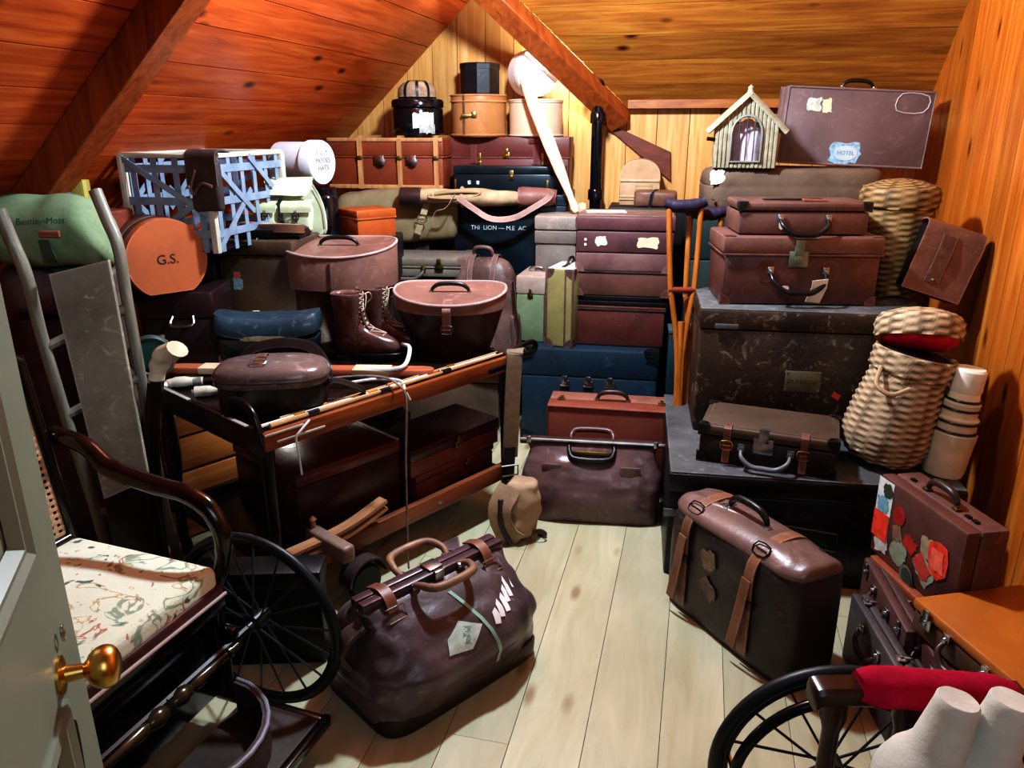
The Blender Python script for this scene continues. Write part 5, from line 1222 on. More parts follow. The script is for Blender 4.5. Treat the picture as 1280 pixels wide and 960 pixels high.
# white cords looped over the rail
t = thing('cord', 'white cord looped over the cart rail and hanging to the floor', 'cord', (0,0,0))
bot = W(496,727,z=.36)
pa = [W(455,462,z=CZ+.03),W(490,462,z=CZ+.035),W(507,455,z=CZ+.05),W(512,435,z=CZ+.055),W(503,430,z=CZ+.05)]
obj('upper_loop', tube(B(), smoothpts(pa,6), .0085, 8), plain('white_cord','d7dbd6',.6), t)
rp = W(497,487,z=CZ+.02)
pb = [W(400,474,z=CZ+.01),W(450,470,z=CZ+.03),W(480,472,z=CZ+.036),rp+Vector((0,0,.02)),rp+Vector((.035,-.045,-.02)),rp+Vector((.025,-.05,-.25)),rp+Vector((.02,-.05,-.45)),rp+Vector((.015,-.045,-.64)),rp+Vector((.015,-.04,-.70))]
obj('hanging_cord', tube(B(), smoothpts(pb,6), [.005]*20+[.004]*60, 6), leather('grey_cord','8d8078','5a4c44',.7,.3,20), t)
pc_ = [W(440,478,z=CZ+.02),W(470,474,z=CZ+.025),W(500,476,z=CZ+.022),W(506,488,z=CZ+.0),W(512,500,z=CZ-.04)]
obj('short_end', tube(B(), smoothpts(pc_,5), .006, 8), plain('white_cord','d7dbd6'), t)
t = thing('cord', 'short white cord end dangling from the near corner of the cart', 'cord', (0,0,0))
obj('strand', tube(B(), smoothpts([CT(.16,-.02,CZ+.01),CT(.12,-.03,CZ-.01),CT(.1,-.03,CZ-.03),CT(.103,-.03,CZ-.08),CT(.108,-.03,CZ-.16)],5), .004, 6), plain('white_cord','d7dbd6'), t)
# ---- bucket-shaped hat cases
M_bk1 = leather('bucket_dark','4a2a22','24120e',.36,.3,4,.15); M_bkl = leather('bucket_lid','94695a','6a463a',.38,.5,4,.15,sc_col='c4a498')
def bucket(name, label, px, Yc, pxw, ytop, z0, botr, lidh, rz, mlid, strap_=False):
    p = W(px, ytop, Y=Yc); dep = Yc*cp-(p.z-EYE)*sp; a = pxw/2*dep/FPX; H_ = p.z-z0
    t = thing(name, label, 'hat box', (p.x, Yc, z0), rz)
    b = a*.66
    def ring(k_, z, out=0): return sring(a*k_+out, b*k_+out, 2.35, z, 48, 0, 0)
    lz = H_-lidh
    bm = loft(B(), [ring(botr*.98,0),ring(botr,.008),ring(botr+(1-botr)*.5,lz*.5),ring(.985,lz)]); obj('body', bm, M_bk1, t)
    def rim(x, y=0): return .13*y+.02*(x/a)**2
    def R2(k_, z, out, dip): return [Vector((p_.x,p_.y,z+dip*(rim(p_.x,p_.y)))) for p_ in ring(k_, z, out)]
    bm = loft(B(), [R2(.985,lz-.003,.003,.3),R2(1,lz,.006,.3),R2(1.01,H_-.012,.006,.9),R2(1.0,H_,.002,1),R2(.9,H_-.004,0,.9),R2(.4,H_+.002,0,.6)]); obj('lid', bm, mlid, t, 40)
    obj('lid_rim', tube(B(), [Vector((p_.x,p_.y,H_-.002+rim(p_.x,p_.y))) for p_ in ring(1.0,0,.006)], .006, 8, True), leather('pale_rim','b39a92','8c6f66',.4,.4), t)
    h = handle_top(t, a*.36, H_-.004, M_blackl, rise=.042, r=.009, mm=M_steel)
    return t, a, b, H_, lz
t, a, b, H_, lz = bucket('bucket_hat_case','tall brown leather bucket-shaped hat case standing behind the laced boots',424,3.38,140,308,CZ-.02,.66,.16,-4,M_bkl)
obj('lid_seam', strap(B(), [(0,-b-.009,lz-.01-.0*b),(0,-b-.009,H_-.03-.11*b)], .008, .003, X3), M_darkl, t)
t, a, b, H_, lz = bucket('bucket_hat_case','brown leather bucket hat case with a front strap on the far half of the cart',563,3.16,136,366,CZ-.02,.68,.055,-2,M_bkl)
s_ = obj('strap', strap(B(), smoothpts([(0,-b*.6,H_+.002-.08*b),(0,-b-.008,H_-.012-.13*b),(0,-b-.012,H_-.05-.13*b),(0,-b*.94-.01,H_-.12-.13*b)],4), .034, .006, X3), M_bkl, t); buckle(s_, (0,-b*.96-.012,H_-.10-.13*b), X3, Z3, M_darkl, .04, .03)
# ---- boots
M_boot = leather('oxblood_boot','6e4840','42261f',.26,.45,6,.12,sc_col='b0958c')
def boot(label, loc, rz):
    t = thing('laced_boot', label, 'boot', loc, rz, group='pair of laced boots on the cart')
    lev = [(.028,-.045,.235,.042),(.045,-.05,.24,.046),(.06,-.05,.236,.046),(.075,-.048,.222,.045),(.088,-.046,.19,.042),(.1,-.045,.145,.039),(.115,-.046,.105,.038),(.135,-.048,.082,.039),(.16,-.05,.074,.042),(.19,-.054,.074,.046),(.22,-.058,.076,.05),(.245,-.06,.078,.052),(.245,-.054,.072,.046),(.15,-.04,.06,.03)]
    rings = []
    for z, x0, x1, wv in lev:
        ring = []
        for k_ in range(32):
            an = 2*PI*k_/32; cx = math.cos(an); sy_ = math.sin(an); wd = wv*(1.0 if cx < 0 or z > .11 else (1.0+.14*math.sin(PI*min(1,cx)) ))
            ring.append(Vector(((x0+x1)/2+math.copysign(abs(cx)**.8,cx)*(x1-x0)/2, math.copysign(abs(sy_)**.8,sy_)*wd, z)))
        rings.append(ring)
    bm = loft(B(), rings); wrinkle(bm, .0035, 22, len(label), keep=lambda c: 1 if c.z < .24 else .3); obj('upper', bm, M_boot, t, 50, smooth=1)
    def outline(k_): return [Vector((.095+math.copysign(abs(math.cos(a))**.75,math.cos(a))*.152*k_, math.copysign(abs(math.sin(a))**.8,math.sin(a))*(.05 if math.cos(a)>-.1 else .043)*k_, 0)) for a in [2*PI*q_/36 for q_ in range(36)]]
    bm = loft(B(), [[p+Z3*.016 for p in outline(.98)],[p+Z3*.02 for p in outline(1)],[p+Z3*.031 for p in outline(1)],[p+Z3*.033 for p in outline(.97)]]); obj('sole', bm, M_blackl, t)
    bm = loft(B(), [sring(.042,.042,3,z,24,-.012) for z in (0,.018)]); obj('heel', bm, M_blackl, t)
    def fx(z):
        for (z0,_,x0,_1),(z1,_2,x1,_3) in zip(lev[4:], lev[5:]):
            if z0 <= z <= z1: return x0+(x1-x0)*(z-z0)/(z1-z0)
        return .074
    zs_ = [.094+.0165*i for i in range(9)]; bm = B(); pts = []
    for i, z in enumerate(zs_):
        s = 1 if i % 2 else -1; tube(bm, [(fx(z)-.006,-s*.026,z),(fx(z)+.006,0,z+.006),(fx(min(.24,z+.0165))-.006,s*.026,z+.0165)], .0025, 5); tube(bm, [(fx(z)-.006,s*.026,z),(fx(z)+.006,0,z+.005),(fx(min(.24,z+.0165))-.006,-s*.026,z+.0165)], .0025, 5)
    tube(bm, smoothpts([(.08,0,.235),(.1,.02,.24),(.105,.035,.22),(.085,.04,.2)],5), .0024, 5); tube(bm, smoothpts([(.08,0,.235),(.1,-.02,.238),(.1,-.04,.2),(.085,-.03,.17)],5), .0024, 5)
    obj('lace', bm, plain('pale_lace','c2b09c',.8), t)
    obj('tongue', strap(B(), smoothpts([(.13,0,.1),(.09,0,.13),(.07,0,.19),(.07,0,.25)],4), .05, .006, Y3), M_boot, t)
    t.scale = (.97,1.05,1.16); return t
boot('brown ankle boot with pale laces, nearer of the pair on the cart', W(436,448,z=CZ-.02)+Vector((.0,.0,0)), -6)
boot('brown ankle boot with pale laces, farther of the pair before the bucket case', W(466,439,z=CZ-.02)+Vector((.0,.0,0)), -13)
# ---- blue letter case, square hat box with lid stuff, G.S. case
f, w_, h_ = place(268, 396, 402, 2.93, CZ-.02)
t = thing('letter_case', 'dark blue leather case with a curved lid standing on the back of the cart', 'case', base(f,.17,4), 4)
M_navy = leather('navy_hide','1e2c38','121b24',.35,.35,5,.15,sc_col='6d8794')
bm = loft(B(), [sring(w_/2*a,.085*b,5,z*h_,40) for z,a,b in ((0,.9,.9),(.04,.93,.95),(.62,.98,1))]); obj('body', bm, M_navy, t)
bm = B(); rings = []
for z,a,b in ((.62,1.0,1.04),(.66,1.02,1.06),(.9,1.02,1.0),(1.0,1.0,.8),(1.02,.8,.5)): rings.append([Vector((p_.x,p_.y,p_.z+.025*(p_.x/(w_/2))**2)) for p_ in sring(w_/2*a,.085*b,5,z*h_,44)])
loft(bm, rings); obj('lid', bm, leather('navy_lid','3a4d5a','243440',.32,.5,5,.15,sc_col='8fa6b0'), t, 45)
decal(t,'worn_patch',(.0,-.094,h_*.66),X3,Z3,w_*.5,.022,plain('worn_gilt','a39c80',.6,0,.3,60),'torn',0,seed=5)
obj('lid_tab', box(B(), (-.06,.05,h_*1.03), (.03,.02,.012), .003), M_paper, t)
support(-1.2,-.9,3.38,3.64,.74,2)
f, w_, h_ = place(272, 372, 300, 3.3, .742)
t = thing('hat_case', 'square brown leather case with a faded red and blue label behind the cart', 'case', base(f,.3,-10), -10)
M_sqr = leather('olive_brown_hide','5c4630','3e2e20',.42,.3,4,.15)
flat_case(t, w_, .3, h_, M_sqr, lid=.17, over=.005, bev=.014); SQZ = .742+h_
decal(t,'crest_label',(-w_*.26,-.1515,h_*.52),X3,Z3,.05,.06,plain('dull_blue_paper','75878c',.7,0,.25,50),'torn',-5,seed=3); decal(t,'crest_label_top',(-w_*.26,-.1515,h_*.62),X3,Z3,.035,.03,plain('dull_red_paper','a34a34',.7),'torn',0,seed=8)
t = thing('leather_harness', 'flat heap of dark straps and a folded pale strap on the square brown case', 'straps', (t.location.x+.01, t.location.y, SQZ+.004), -8)
bm = loft(B(), [sring(.17*a,.13*b,3,z,40) for z,a,b in ((0,.95,.95),(.012,1.02,1.02),(.034,1,1),(.045,.8,.8))]); wrinkle(bm,.012,14,3); obj('strap_coil', bm, M_blackl, t, 50)
obj('pale_strap', strap(B(), smoothpts([(-.15,-.04,.05),(-.05,-.06,.055),(.08,-.07,.052),(.17,-.06,.048)],5), .05, .006, Y3), plain('buff_strap','a89d80',.7,0,.2), t)
obj('brown_strap', strap(B(), smoothpts([(.0,-.11,.04),(.1,-.13,.045),(.18,-.1,.04),(.17,-.04,.035)],5), .035, .008, Z3), M_strapl, t)
f, w_, h_ = place(182, 270, 365, 3.02, .602)
t = thing('leather_crate', 'dark maroon leather box with a steel side handle beneath the G.S. hat case', 'box', base(f,.26,4), 4)
flat_case(t, w_, .26, h_, leather('dark_maroon','33191a','1c0f10',.4,.25), lid=.3, bev=.01); GSZ = h_+.602
obj('side_handle', tube(B(), smoothpts([(-.02,-.132,h_-.1),(-.02,-.16,h_-.13),(.06,-.16,h_-.13),(.06,-.132,h_-.1)],4), .006, 8), M_steel, t)
for z in (-.04,-.2): obj('worn_patch', box(B(), (-.075,-.131,h_+z), (.022,.003,.05), .001), plain('worn_ochre','8a7a4a',.7), t)
r = .157; pgs = W(210,316,Y=2.98); gsz = GSZ+r*.85
t = thing('hat_case', 'round tan leather hat case lettered G.S. lying on its flattened edge', 'hat box', (pgs.x, 2.97, gsz+.004), 44)
M_gs = leather('tan_drum','b4663e','94502e',.42,.2,3,.12)
def drum(bm, rr, y0, y1, cut=.84, n=56):
    rings = []
    for y, k_ in ((y0,.93),(y0,.985),(y0+.008,1),(y1-.006,1),(y1,.99)):
        rings.append([Vector((rr*k_*math.sin(2*PI*i/n), y, max(-rr*cut*k_, rr*k_*math.cos(2*PI*i/n)))) for i in range(n)])
    return loft(bm, rings)
obj('body', drum(B(), r*.985, .05, .25), leather('drum_side','6e4030','45271d',.45,.35), t); obj('lid', drum(B(), r, -.0, .048), M_gs, t)
text('lettering','G.S.',.052,plain('black_ink','1c1512',.7),t,(.0,-.0012,.0),X3,Z3,.0006)
obj('side_strap', strap(B(), [(r*1.01*math.sin(a), .1, r*1.01*math.cos(a)) for a in [-1.2+i*.12 for i in range(14)]], .03, .004, Y3), M_strapl, t)
# ---- steel-strip basket with the brown pouch
support(-1.52,-1.29,3.32,3.62,1.12,0)
N_ = W(275,299,Y=3.14); bx0 = -1.55; bwid = -1.17-bx0; bdep = .55; bz = 1.125; bh = W(200,184,Y=3.14).z-bz-.03
t = thing('strip_basket', 'open hamper of crossed blue-grey metal strips standing at the left slope', 'basket', (-1.535+math.cos(R(13.5))*bwid/2+math.sin(R(13.5))*bdep/2, 3.14-math.sin(R(13.5))*bwid/2+math.cos(R(13.5))*bdep/2, bz), -13.5)
M_strip = plain('blue_grey_strip','8e9fb4',.5,.25,.15); rs = random.Random(4)
def strips(o, ax, ay, w_, h_, nv, nh, name):
    n = Vector(ax).cross(Vector(ay)); bm = B(); o = Vector(o); ax, ay = Vector(ax), Vector(ay)
    def bar(a, b, wd, off):
        p, q_ = o+ax*a[0]+ay*a[1]+n*off, o+ax*b[0]+ay*b[1]+n*off; d_ = (q_-p).normalized(); strap(bm, [p, q_], wd, .003, d_.cross(n))
    for i in range(nv): x = w_*(i+.5)/nv; bar((x,0),(x,h_),.026,.0)
    for i in range(nh): z = h_*(i+.6)/nh; bar((0,z),(w_,z),.03,.004)
    m_ = max(1, round(w_/h_*1.2)); c_ = w_/m_
    for i in range(m_): bar((c_*i,h_*.02),(c_*(i+1),h_*.62),.024,.008); bar((c_*i,h_*.98),(c_*(i+1),h_*.38),.024,.011)
    return obj(name, bm, M_strip, t, flat=True)
hw_, hd_ = bwid/2, bdep/2
strips((-hw_,-hd_,0),X3,Z3,bwid,bh,4,3,'front_panel'); strips((hw_,-hd_,0),Y3,Z3,bdep,bh,6,3,'side_panel'); strips((hw_,hd_,0),-X3,Z3,bwid,bh,4,3,'back_panel'); strips((-hw_,hd_,0),-Y3,Z3,bdep,bh,6,3,'side_panel')
obj('base_plate', box(B(), (0,0,.006), (bwid,bdep,.006), .001), M_iron, t)
for x,y in ((-hw_,-hd_),(hw_,-hd_),(hw_,hd_),(-hw_,hd_)): obj('corner_post', box(B(), (x,y,bh/2), (.026,.026,bh), .003), plain('pale_post','c9c5b4',.5,.1), t)
obj('rim', tube(B(), [(x,y,bh) for x,y in ((-hw_,-hd_),(hw_,-hd_),(hw_,hd_),(-hw_,hd_))], .011, 6, True), plain('pale_post','c9c5b4'), t)
pp_ = W(262,180,Y=3.11)
t = thing('leather_pouch', 'dark brown leather pouch hanging over the rim of the metal-strip basket', 'bag', (pp_.x, 3.07, bz+bh), -13.5)
ph = .215
obj('body', wrinkle(sub(box(B(), (0,-.022,-ph*.52), (.125,.04,ph*.9), .016, 3),1),.005,14,2), leather('pouch_leather','4e3c38','2e2220',.6,.3), t, 50)
obj('flap', strap(B(), smoothpts([(0,.05,.012),(0,0,.022),(0,-.045,.01),(0,-.05,-.05),(0,-.05,-ph*.5)],5), .13, .006, X3), leather('pouch_leather','4e3c38','2e2220'), t)
obj('strap', tube(B(), smoothpts([(-.02,-.056,-.05),(-.045,-.058,-.11),(-.04,-.058,-.14),(.0,-.058,-.1),(.045,-.058,-.11)],5), .006, 6), M_strapl, t)
# ---- pale rucksack
f, w_, h_ = place(326, 406, 222, 3.52, 1.06); 
support(-1.24,-.76,3.64,3.64+.02,1.0) if False else None
rk = thing('rucksack', 'pale green canvas rucksack with two buckled pockets beside the metal-strip basket', 'rucksack', (f.x, 3.56, SQZ-.02), 2)
rh = f.z+h_-(SQZ-.02)
M_ruck = plain('pale_green_canvas','c6cdac',.85,0,.12,10,.2)
bm = loft(B(), [sring(w_/2*a,.0*b,3,z*rh,40) for z,a,b in ((0,.9,.9),(.08,1,1),(.4,.98,1),(.7,.85,.85),(.88,.62,.6),(.97,.55,.4))]); wrinkle(bm,.014,12,3); obj('body', bm, M_ruck, rk, 60, smooth=1)
bm = loft(B(), [[Vector((x*1.0, y, z)) for x,y,z in ring_] for ring_ in ([(-.085,-.1,rh*.74),(.085,-.1,rh*.72),(.085,-.092,rh*.72),(-.085,-.092,rh*.74)],[(-.11,-.06,rh*.94),(.1,-.06,rh*.92),(.1,-.05,rh*.9),(-.11,-.05,rh*.92)],[(-.09,.05,rh*1.0),(.08,.05,rh*.98),(.08,.05,rh*.96),(-.09,.05,rh*.98)])]); sub(bm,2); wrinkle(bm,.008,16,7); obj('flap', bm, M_ruck, rk, 60)
for x, wv in ((-.1,.09),(.035,.125)):
    bm = box(B(), (x,-.095,rh*.36), (wv,.06,rh*.5), .024, 3); sub(bm,1); wrinkle(bm,.007,16,x*40); pk = obj('pocket', bm, M_ruck, rk, 60)
    obj('pocket_flap', strap(B(), smoothpts([(x,-.07,rh*.64),(x,-.128,rh*.58),(x,-.134,rh*.46)],4), wv*1.05, .006, X3), plain('pale_green_flap','b8c09c',.85), pk); buckle(pk,(x,-.138,rh*.4),X3,Z3,M_iron,.022,.026)
    obj('pocket_strap', strap(B(), [(x,-.137,rh*.5),(x,-.137,rh*.2)], .012, .003, X3), plain('grey_strap','8a8a78',.7), pk)
obj('side_strap', tube(B(), smoothpts([(.1,-.06,rh*.8),(.135,-.07,rh*.5),(.14,-.06,rh*.15)],4), .007, 6), plain('grey_strap','8a8a78'), rk)
# ---- red-brown trunk far left behind the sack truck
f = W(130,266,Y=3.12)
t = thing('cabin_trunk', 'rust-red trunk end visible behind the curved truck handle', 'trunk', (-1.62, 3.02, 0), -13)
flat_case(t, .2, .2, W(130,266,Y=2.92).z, leather('rust_red_trunk','84412c','5e2c1e',.45,.35), lid=.2, bev=.01)
# ------------------------------------------------------------------ sack truck with slab, green bag, odds
M_ash = wood('grey_ash','8c8676','615a4c',.45,2,10); M_slab = leather('lichen_slab','98907a','6c6552',.7,.7,3,.3,sc_col='d0c4a0',spec=.25)
st = thing('sack_truck', 'old ash sack truck with two curved handles standing upright at the left', 'sack truck', (0,0,0))
def TR(pts, Ys): return [W(px,py,Y=y) for (px,py),y in zip(pts,Ys)]
Lr = smoothpts(TR([(-2,262),(14,300),(33,345),(52,420),(82,520),(120,640)],[2.36,2.36,2.36,2.38,2.40,2.44]),6)
Rr = smoothpts(TR([(119,238),(134,275),(148,310),(158,370),(176,470),(207,640)],[2.52,2.50,2.48,2.49,2.52,2.56]),6)
Lr.append(Vector((Lr[-1].x+.01,Lr[-1].y+.02,.03))); Rr.append(Vector((Rr[-1].x+.01,Rr[-1].y+.02,.03)))
for P_ in (Lr, Rr): obj('side_shaft', tube(B(), P_, [.021,.018], 10), M_ash, st)
for k_ in (.62,.8,.97):
    a, b = Lr[int((len(Lr)-1)*k_)], Rr[int((len(Rr)-1)*k_)]; obj('cross_bar', tube(B(), [a,b], .016, 8), M_ash, st)
fa, fb_ = Lr[-1], Rr[-1]
obj('toe_plate', box(B(), ((fa.x+fb_.x)/2,(fa.y+fb_.y)/2-.08,.012), (.36,.2,.012), .003), M_iron, st)
q0, q1, q2, q3 = W(61,343,Y=2.36), W(135,325,Y=2.40), W(186,600,Y=2.34), W(130,624,Y=2.30)
dn3 = (q1-q0).cross(q3-q0).normalized()
dn3 = dn3 if dn3.y > 0 else -dn3
t = thing('stone_slab', 'tall grey lichen-marked board leaning against the sack truck', 'board', (q2+q3)/2)
o_ = (q2+q3)/2
bm = loft(B(), [[p-o_ for p in (q0,q1,q2,q3)],[p-o_+dn3*.022 for p in (q0,q1,q2,q3)]]); obj('board', bm, M_slab, t, flat=True)
fz = min(q2.z,q3.z)
obj('foot_block', box(B(), (0,.02,-fz/2-.0), (.16,.05,fz-.02), .005), M_cdark, t)
# green canvas roll
ga, gb2 = W(-12,290,Y=2.62), W(112,283,Y=2.62)
gl = (gb2.x-ga.x)+.05
t = thing('canvas_bag', 'green canvas kit bag with faded lettering and a tan tab behind the sack truck', 'bag', ((ga.x+gb2.x)/2-.01, 2.70, ga.z-.005), 2)
M_gcan = plain('green_canvas','7fa080',.85,0,.14,8,.15)
bm = B(); rings = []
for i in range(17):
    u = i/16; x = -gl/2+gl*u; k_ = min(1,.85+1.2*min(u,1-u)); sh = .05*(u-.5)
    rings.append([Vector((x+.035*math.sin(a)*(-1)*u, math.cos(a)*.12*k_, math.sin(a)*.122*k_)) for a in [2*PI*q_/28 for q_ in range(28)]])
loft(bm, rings); wrinkle(bm,.01,8,3); obj('body', bm, M_gcan, t, 60, smooth=1)
text('lettering','P. Bentley-Moss',.03,plain('dark_green_ink','3c5a44',.8),t,(.02,-.119,.045),(1,0,.05),(0,.38,.92),.0006)
tb = obj('strap', strap(B(), smoothpts([(.03,-.118,-.005),(.05,-.13,-.06),(.055,-.115,-.1)],4), .032, .004, (1,0,.1)), plain('dark_green_web','3c4c34',.8), t)
obj('tan_tab', box(B(), (.065,-.132,.005), (.065,.01,.02), .003), leather('orange_tab','a8623e','7c4428'), tb)
bm = B(); 
t2 = thing('leather_roll', 'rolled dull brown leather cover under the green canvas bag', 'roll', (t.location.x-.0, 2.72, 0), 2)
zz = t.location.z-.125
for k_, (z, r_, m_) in enumerate(((zz-.09,.085,leather('mauve_roll','6b5854','433634',.5,.5)),)):
    bm = lathe(B(), [(0,-gl*.5),(r_*.9,-gl*.5),(r_,-gl*.46),(r_,gl*.46),(r_*.9,gl*.5),(0,gl*.5)], 24, M=Matrix.Translation((0,0,z))@Matrix.Rotation(PI/2,4,'Y')); sub(bm,1); wrinkle(bm,.012,10,3); obj('roll', bm, m_, t2, 60)
obj('box_stand', box(B(), (0,.02,(zz-.18)/2), (gl*.9,.2,zz-.18), .012), leather('umber_chest','4a3a30','2c221c',.5,.3), t2)
ypst = W(85,226,Y=2.80)
t = thing('timber_post', 'short yellow-painted timber post end standing behind the green bag', 'post', (ypst.x, 2.86, 0))
obj('post', box(B(), (0,0,ypst.z/2), (.062,.05,ypst.z), .003), wood('yellow_post','a89a4a','857a38',.6,2,9), t)
gr = W(30,218,Y=2.84)
t = thing('canvas_bundle', 'grey-blue cloth bundle lying at the slope behind the green bag', 'bundle', (gr.x+.02, 2.86, gr.z-.10))
bm = lathe(B(), [(0,0),(.12,.0),(.14,.05),(.11,.1),(.05,.13),(0,.135)], 24, sx=1.1, sy=.6); wrinkle(bm,.025,9,4); obj('bundle', bm, plain('grey_blue_cloth','565a6a',.9,0,.2,10), t, 60)
t.location.z = gr.z-.12
# hoop and pale topped post by the cart
hc = W(190,446,Y=2.70)
t = thing('iron_hoop', 'grey-green iron hoop with a round plate standing behind the cart', 'hoop', hc, 20)
obj('hoop', tube(B(), [(.072*math.cos(2*PI*i/32),0,.072*math.sin(2*PI*i/32)) for i in range(32)], .011, 8, True), plain('grey_green_iron','56625f',.35,.5,.2), t)
obj('plate', lathe(B(), [(0,.03),(.062,.03),(.062,.036),(0,.036)], 28, M=Matrix.Rotation(PI/2,4,'X')@Matrix.Scale(-1,4,Z3)), plain('teal_enamel','33524c',.4,.2,.2), t)
obj('stem', tube(B(), [(0,0,-.07),(.01,0,-hc.z+.0)], .012, 8), M_iron, t)
pt_, pbm = W(216,440,Y=2.46), W(196,650,Y=2.5)
t = thing('hockey_stick', 'dark wooden stick with a bare pale flared head standing beside the cart end', 'stick', (pbm.x, 2.5, 0))
o_ = Vector((pbm.x,2.5,0)); hd_p = [W(193,600,Y=2.5)-o_,W(192,520,Y=2.49)-o_,W(195,474,Y=2.48)-o_]
obj('shaft', tube(B(), smoothpts([Vector((0,0,.0))]+hd_p,4), [.02,.024,.026,.027], 10), M_dkwood, t)
obj('head', tube(B(), smoothpts([W(195,478,Y=2.48)-o_,W(199,458,Y=2.48)-o_,W(208,443,Y=2.47)-o_,W(222,436,Y=2.45)-o_],4), [.028,.036,.044,.042], 12, flat=.65), wood('bare_ash','d8c8ac','b8a484',.5,2), t)
# ------------------------------------------------------------------ luggage on the lower tier of the cart
SZ = .196
M_mah = leather('mahogany_case','4e241e','2c1411',.28,.2,4,.1); M_mahl = leather('red_box','8a4636','5e2a22',.35,.3,4,.12)
def oncart(name, label, cat, x, y, w_, d, h_, z, mat, ml, rz=0, **kw):
    t = thing(name, label, cat, CT(x, y, z), CR+rz); flat_case(t, w_, d, h_, mat, ml, **kw); return t
t = oncart('travel_trunk','dark mahogany-brown trunk with sharp edges on the lower cart tier','trunk',.41,.34,.44,.46,.27,SZ,M_mah,leather('mahogany_lid','6a3026','45201a',.26,.2,4,.1),-3,lid=.2,bev=.006)
obj('lid_edge', box(B(), (.219,0,.272), (.010,.46,.006), .002), plain('worn_edge','b8b2a8'), t)
t = oncart('deed_case','lower of two long mahogany boxes, brick-red lid edge, on the lower cart tier','box',.90,.19,.46,.22,.10,SZ,M_mahl,M_mahl,2,lid=.35,bev=.005)
lock(t,(.06,-.115,.06),X3,Z3,M_brass,.8)
t = oncart('deed_case','upper of two long mahogany boxes, dark lid, on the lower cart tier','box',.90,.20,.50,.26,.115,SZ+.102,M_mahl,M_mah,0,lid=.45,bev=.005)
lock(t,(.0,-.136,.07),X3,Z3,M_dkbrass,1.0)
t = oncart('deed_case','flat dark brown box behind the mahogany boxes on the lower cart tier','box',.80,.55,.34,.22,.20,SZ,M_mah,M_mah,0,lid=.3,bev=.006)
t = thing('berry_tin','small round brown tin holding red beads on a flat box under the cart','tin',CT(.745,.50,SZ+.203),0)
lathed(t,'tin',[(0,0),(.05,0),(.052,.04),(.046,.042),(.044,.03),(0,.03)],M_mah,n=28)
rb_ = random.Random(3); bm = B()
for i in range(26): a_ = rb_.random()*6.28; q_ = .038*rb_.random()**.5; bmesh.ops.create_icosphere(bm, subdivisions=1, radius=.009, matrix=Matrix.Translation((q_*math.cos(a_),q_*math.sin(a_),.036+.012*rb_.random())))
o_ = obj('bead', bm, plain('red_beads','d8402c',.4), t); o_['kind'] = 'stuff'
t = thing('leather_collar','dark curved leather ring beside the bead tin under the cart','collar',CT(.88,.53,SZ+.203),0)
obj('ring', tube(B(), [(.06*math.cos(a),.05*math.sin(a),.018) for a in [2*PI*i/26 for i in range(26)]], .016, 8, True), M_blackl, t)
# clamped bentwood press hooked over the lower rail
t = thing('ski_press','pale bentwood press with a wooden cross block resting over the lower cart rail','press',CT(.17,-.03,.237),CR)
M_bent = wood('bent_ash','b48a66','8a6244',.4,0,9)
for y_, z_ in ((.0,.012),(.0,.04)):
    obj('slat', strap(B(), smoothpts([(-.36,y_,z_),(-.15,y_,z_+.006),(0,y_,z_+.006),(.12,y_,z_+.016),(.26,y_,z_+.05)],6), .045, .012, Y3), M_bent, t)
obj('cross_block', box(B(), (.0,-.03,.035), (.05,.22,.06), .012,3), leather('block_wood','8e7464','66503f',.5,.3), t)
obj('peg', lathe(B(), [(0,0),(.009,0),(.009,.03),(.013,.034),(0,.05)], 10, M=Matrix.Translation((0,.06,.06))), M_bent, t)
# orange planks added in place of the warm-lit floor behind the cart
t = thing('lit_floor_stand_in','orange planked box standing in for the warm-lit floor behind the cart end, under the maroon box','crate',CT(.36,.94,0),CR)
M_crp = wood('lit_floor_plank','dc9a58','b87438',.5,0,8)
for i in range(4): obj('stand_in_plank', box(B(), (0,-.125,.075+.145*i), (.66,.02,.132), .003), M_crp, t)
for i in range(2): obj('stand_in_plank', box(B(), (0,-.06+.125*i,.59), (.66,.118,.018), .003), M_crp, t)
obj('stand_in_back', box(B(), (0,.11,.3), (.64,.03,.58), .003), M_crp, t)
for x in (-.3,.3): obj('stand_in_batten', box(B(), (x,0,.29), (.04,.2,.57), .003), M_dkwood, t)
t = thing('travel_trunk','black box added to fill the deep shadow behind the large wheelchair wheel','trunk',(-.775,2.055,0),3)  # added shade filler, not a real trunk
flat_case(t,.38,.10,.33,leather('shade_fill_black','0f1013','07080a',.45,.15),lid=.2,bev=.008)  # black filler box, stands in for the shade behind the wheel
# ------------------------------------------------------------------ khaki strap at the far corner and the leather gaiter below it
a_ = W(632,441,Y=2.98); b_ = W(612,640,Y=2.90)
cx = CT(CL-.015,-.03,CZ+.02)
t = thing('webbing_strap','khaki webbing strap with a leather buckle end hanging from the far cart corner','strap',(0,0,0))
p0 = cx; pts = [p0+Vector((.015,.09,-.02)),p0+Vector((.005,.045,.004)),p0+Vector((0,0,.004)),p0+Vector((-.002,-.016,-.03)),p0+Vector((-.012,-.03,-.25)),p0+Vector((-.02,-.035,-.45))]
M_web = plain('khaki_web','7c6c56',.85,0,.12,30,.2)
obj('webbing', strap(B(), smoothpts(pts,6), .068, .006, (.9,.35,0)), M_web, t)
e_ = pts[-1]; obj('leather_end', strap(B(), smoothpts([e_+Vector((0,-.006,.05)),e_+Vector((-.003,-.01,0)),e_+Vector((-.006,-.012,-.06)),e_+Vector((-.01,-.014,-.13)),e_+Vector((-.012,-.016,-.2))],5), .05, .009, (.9,.35,0)), M_blackl, t)
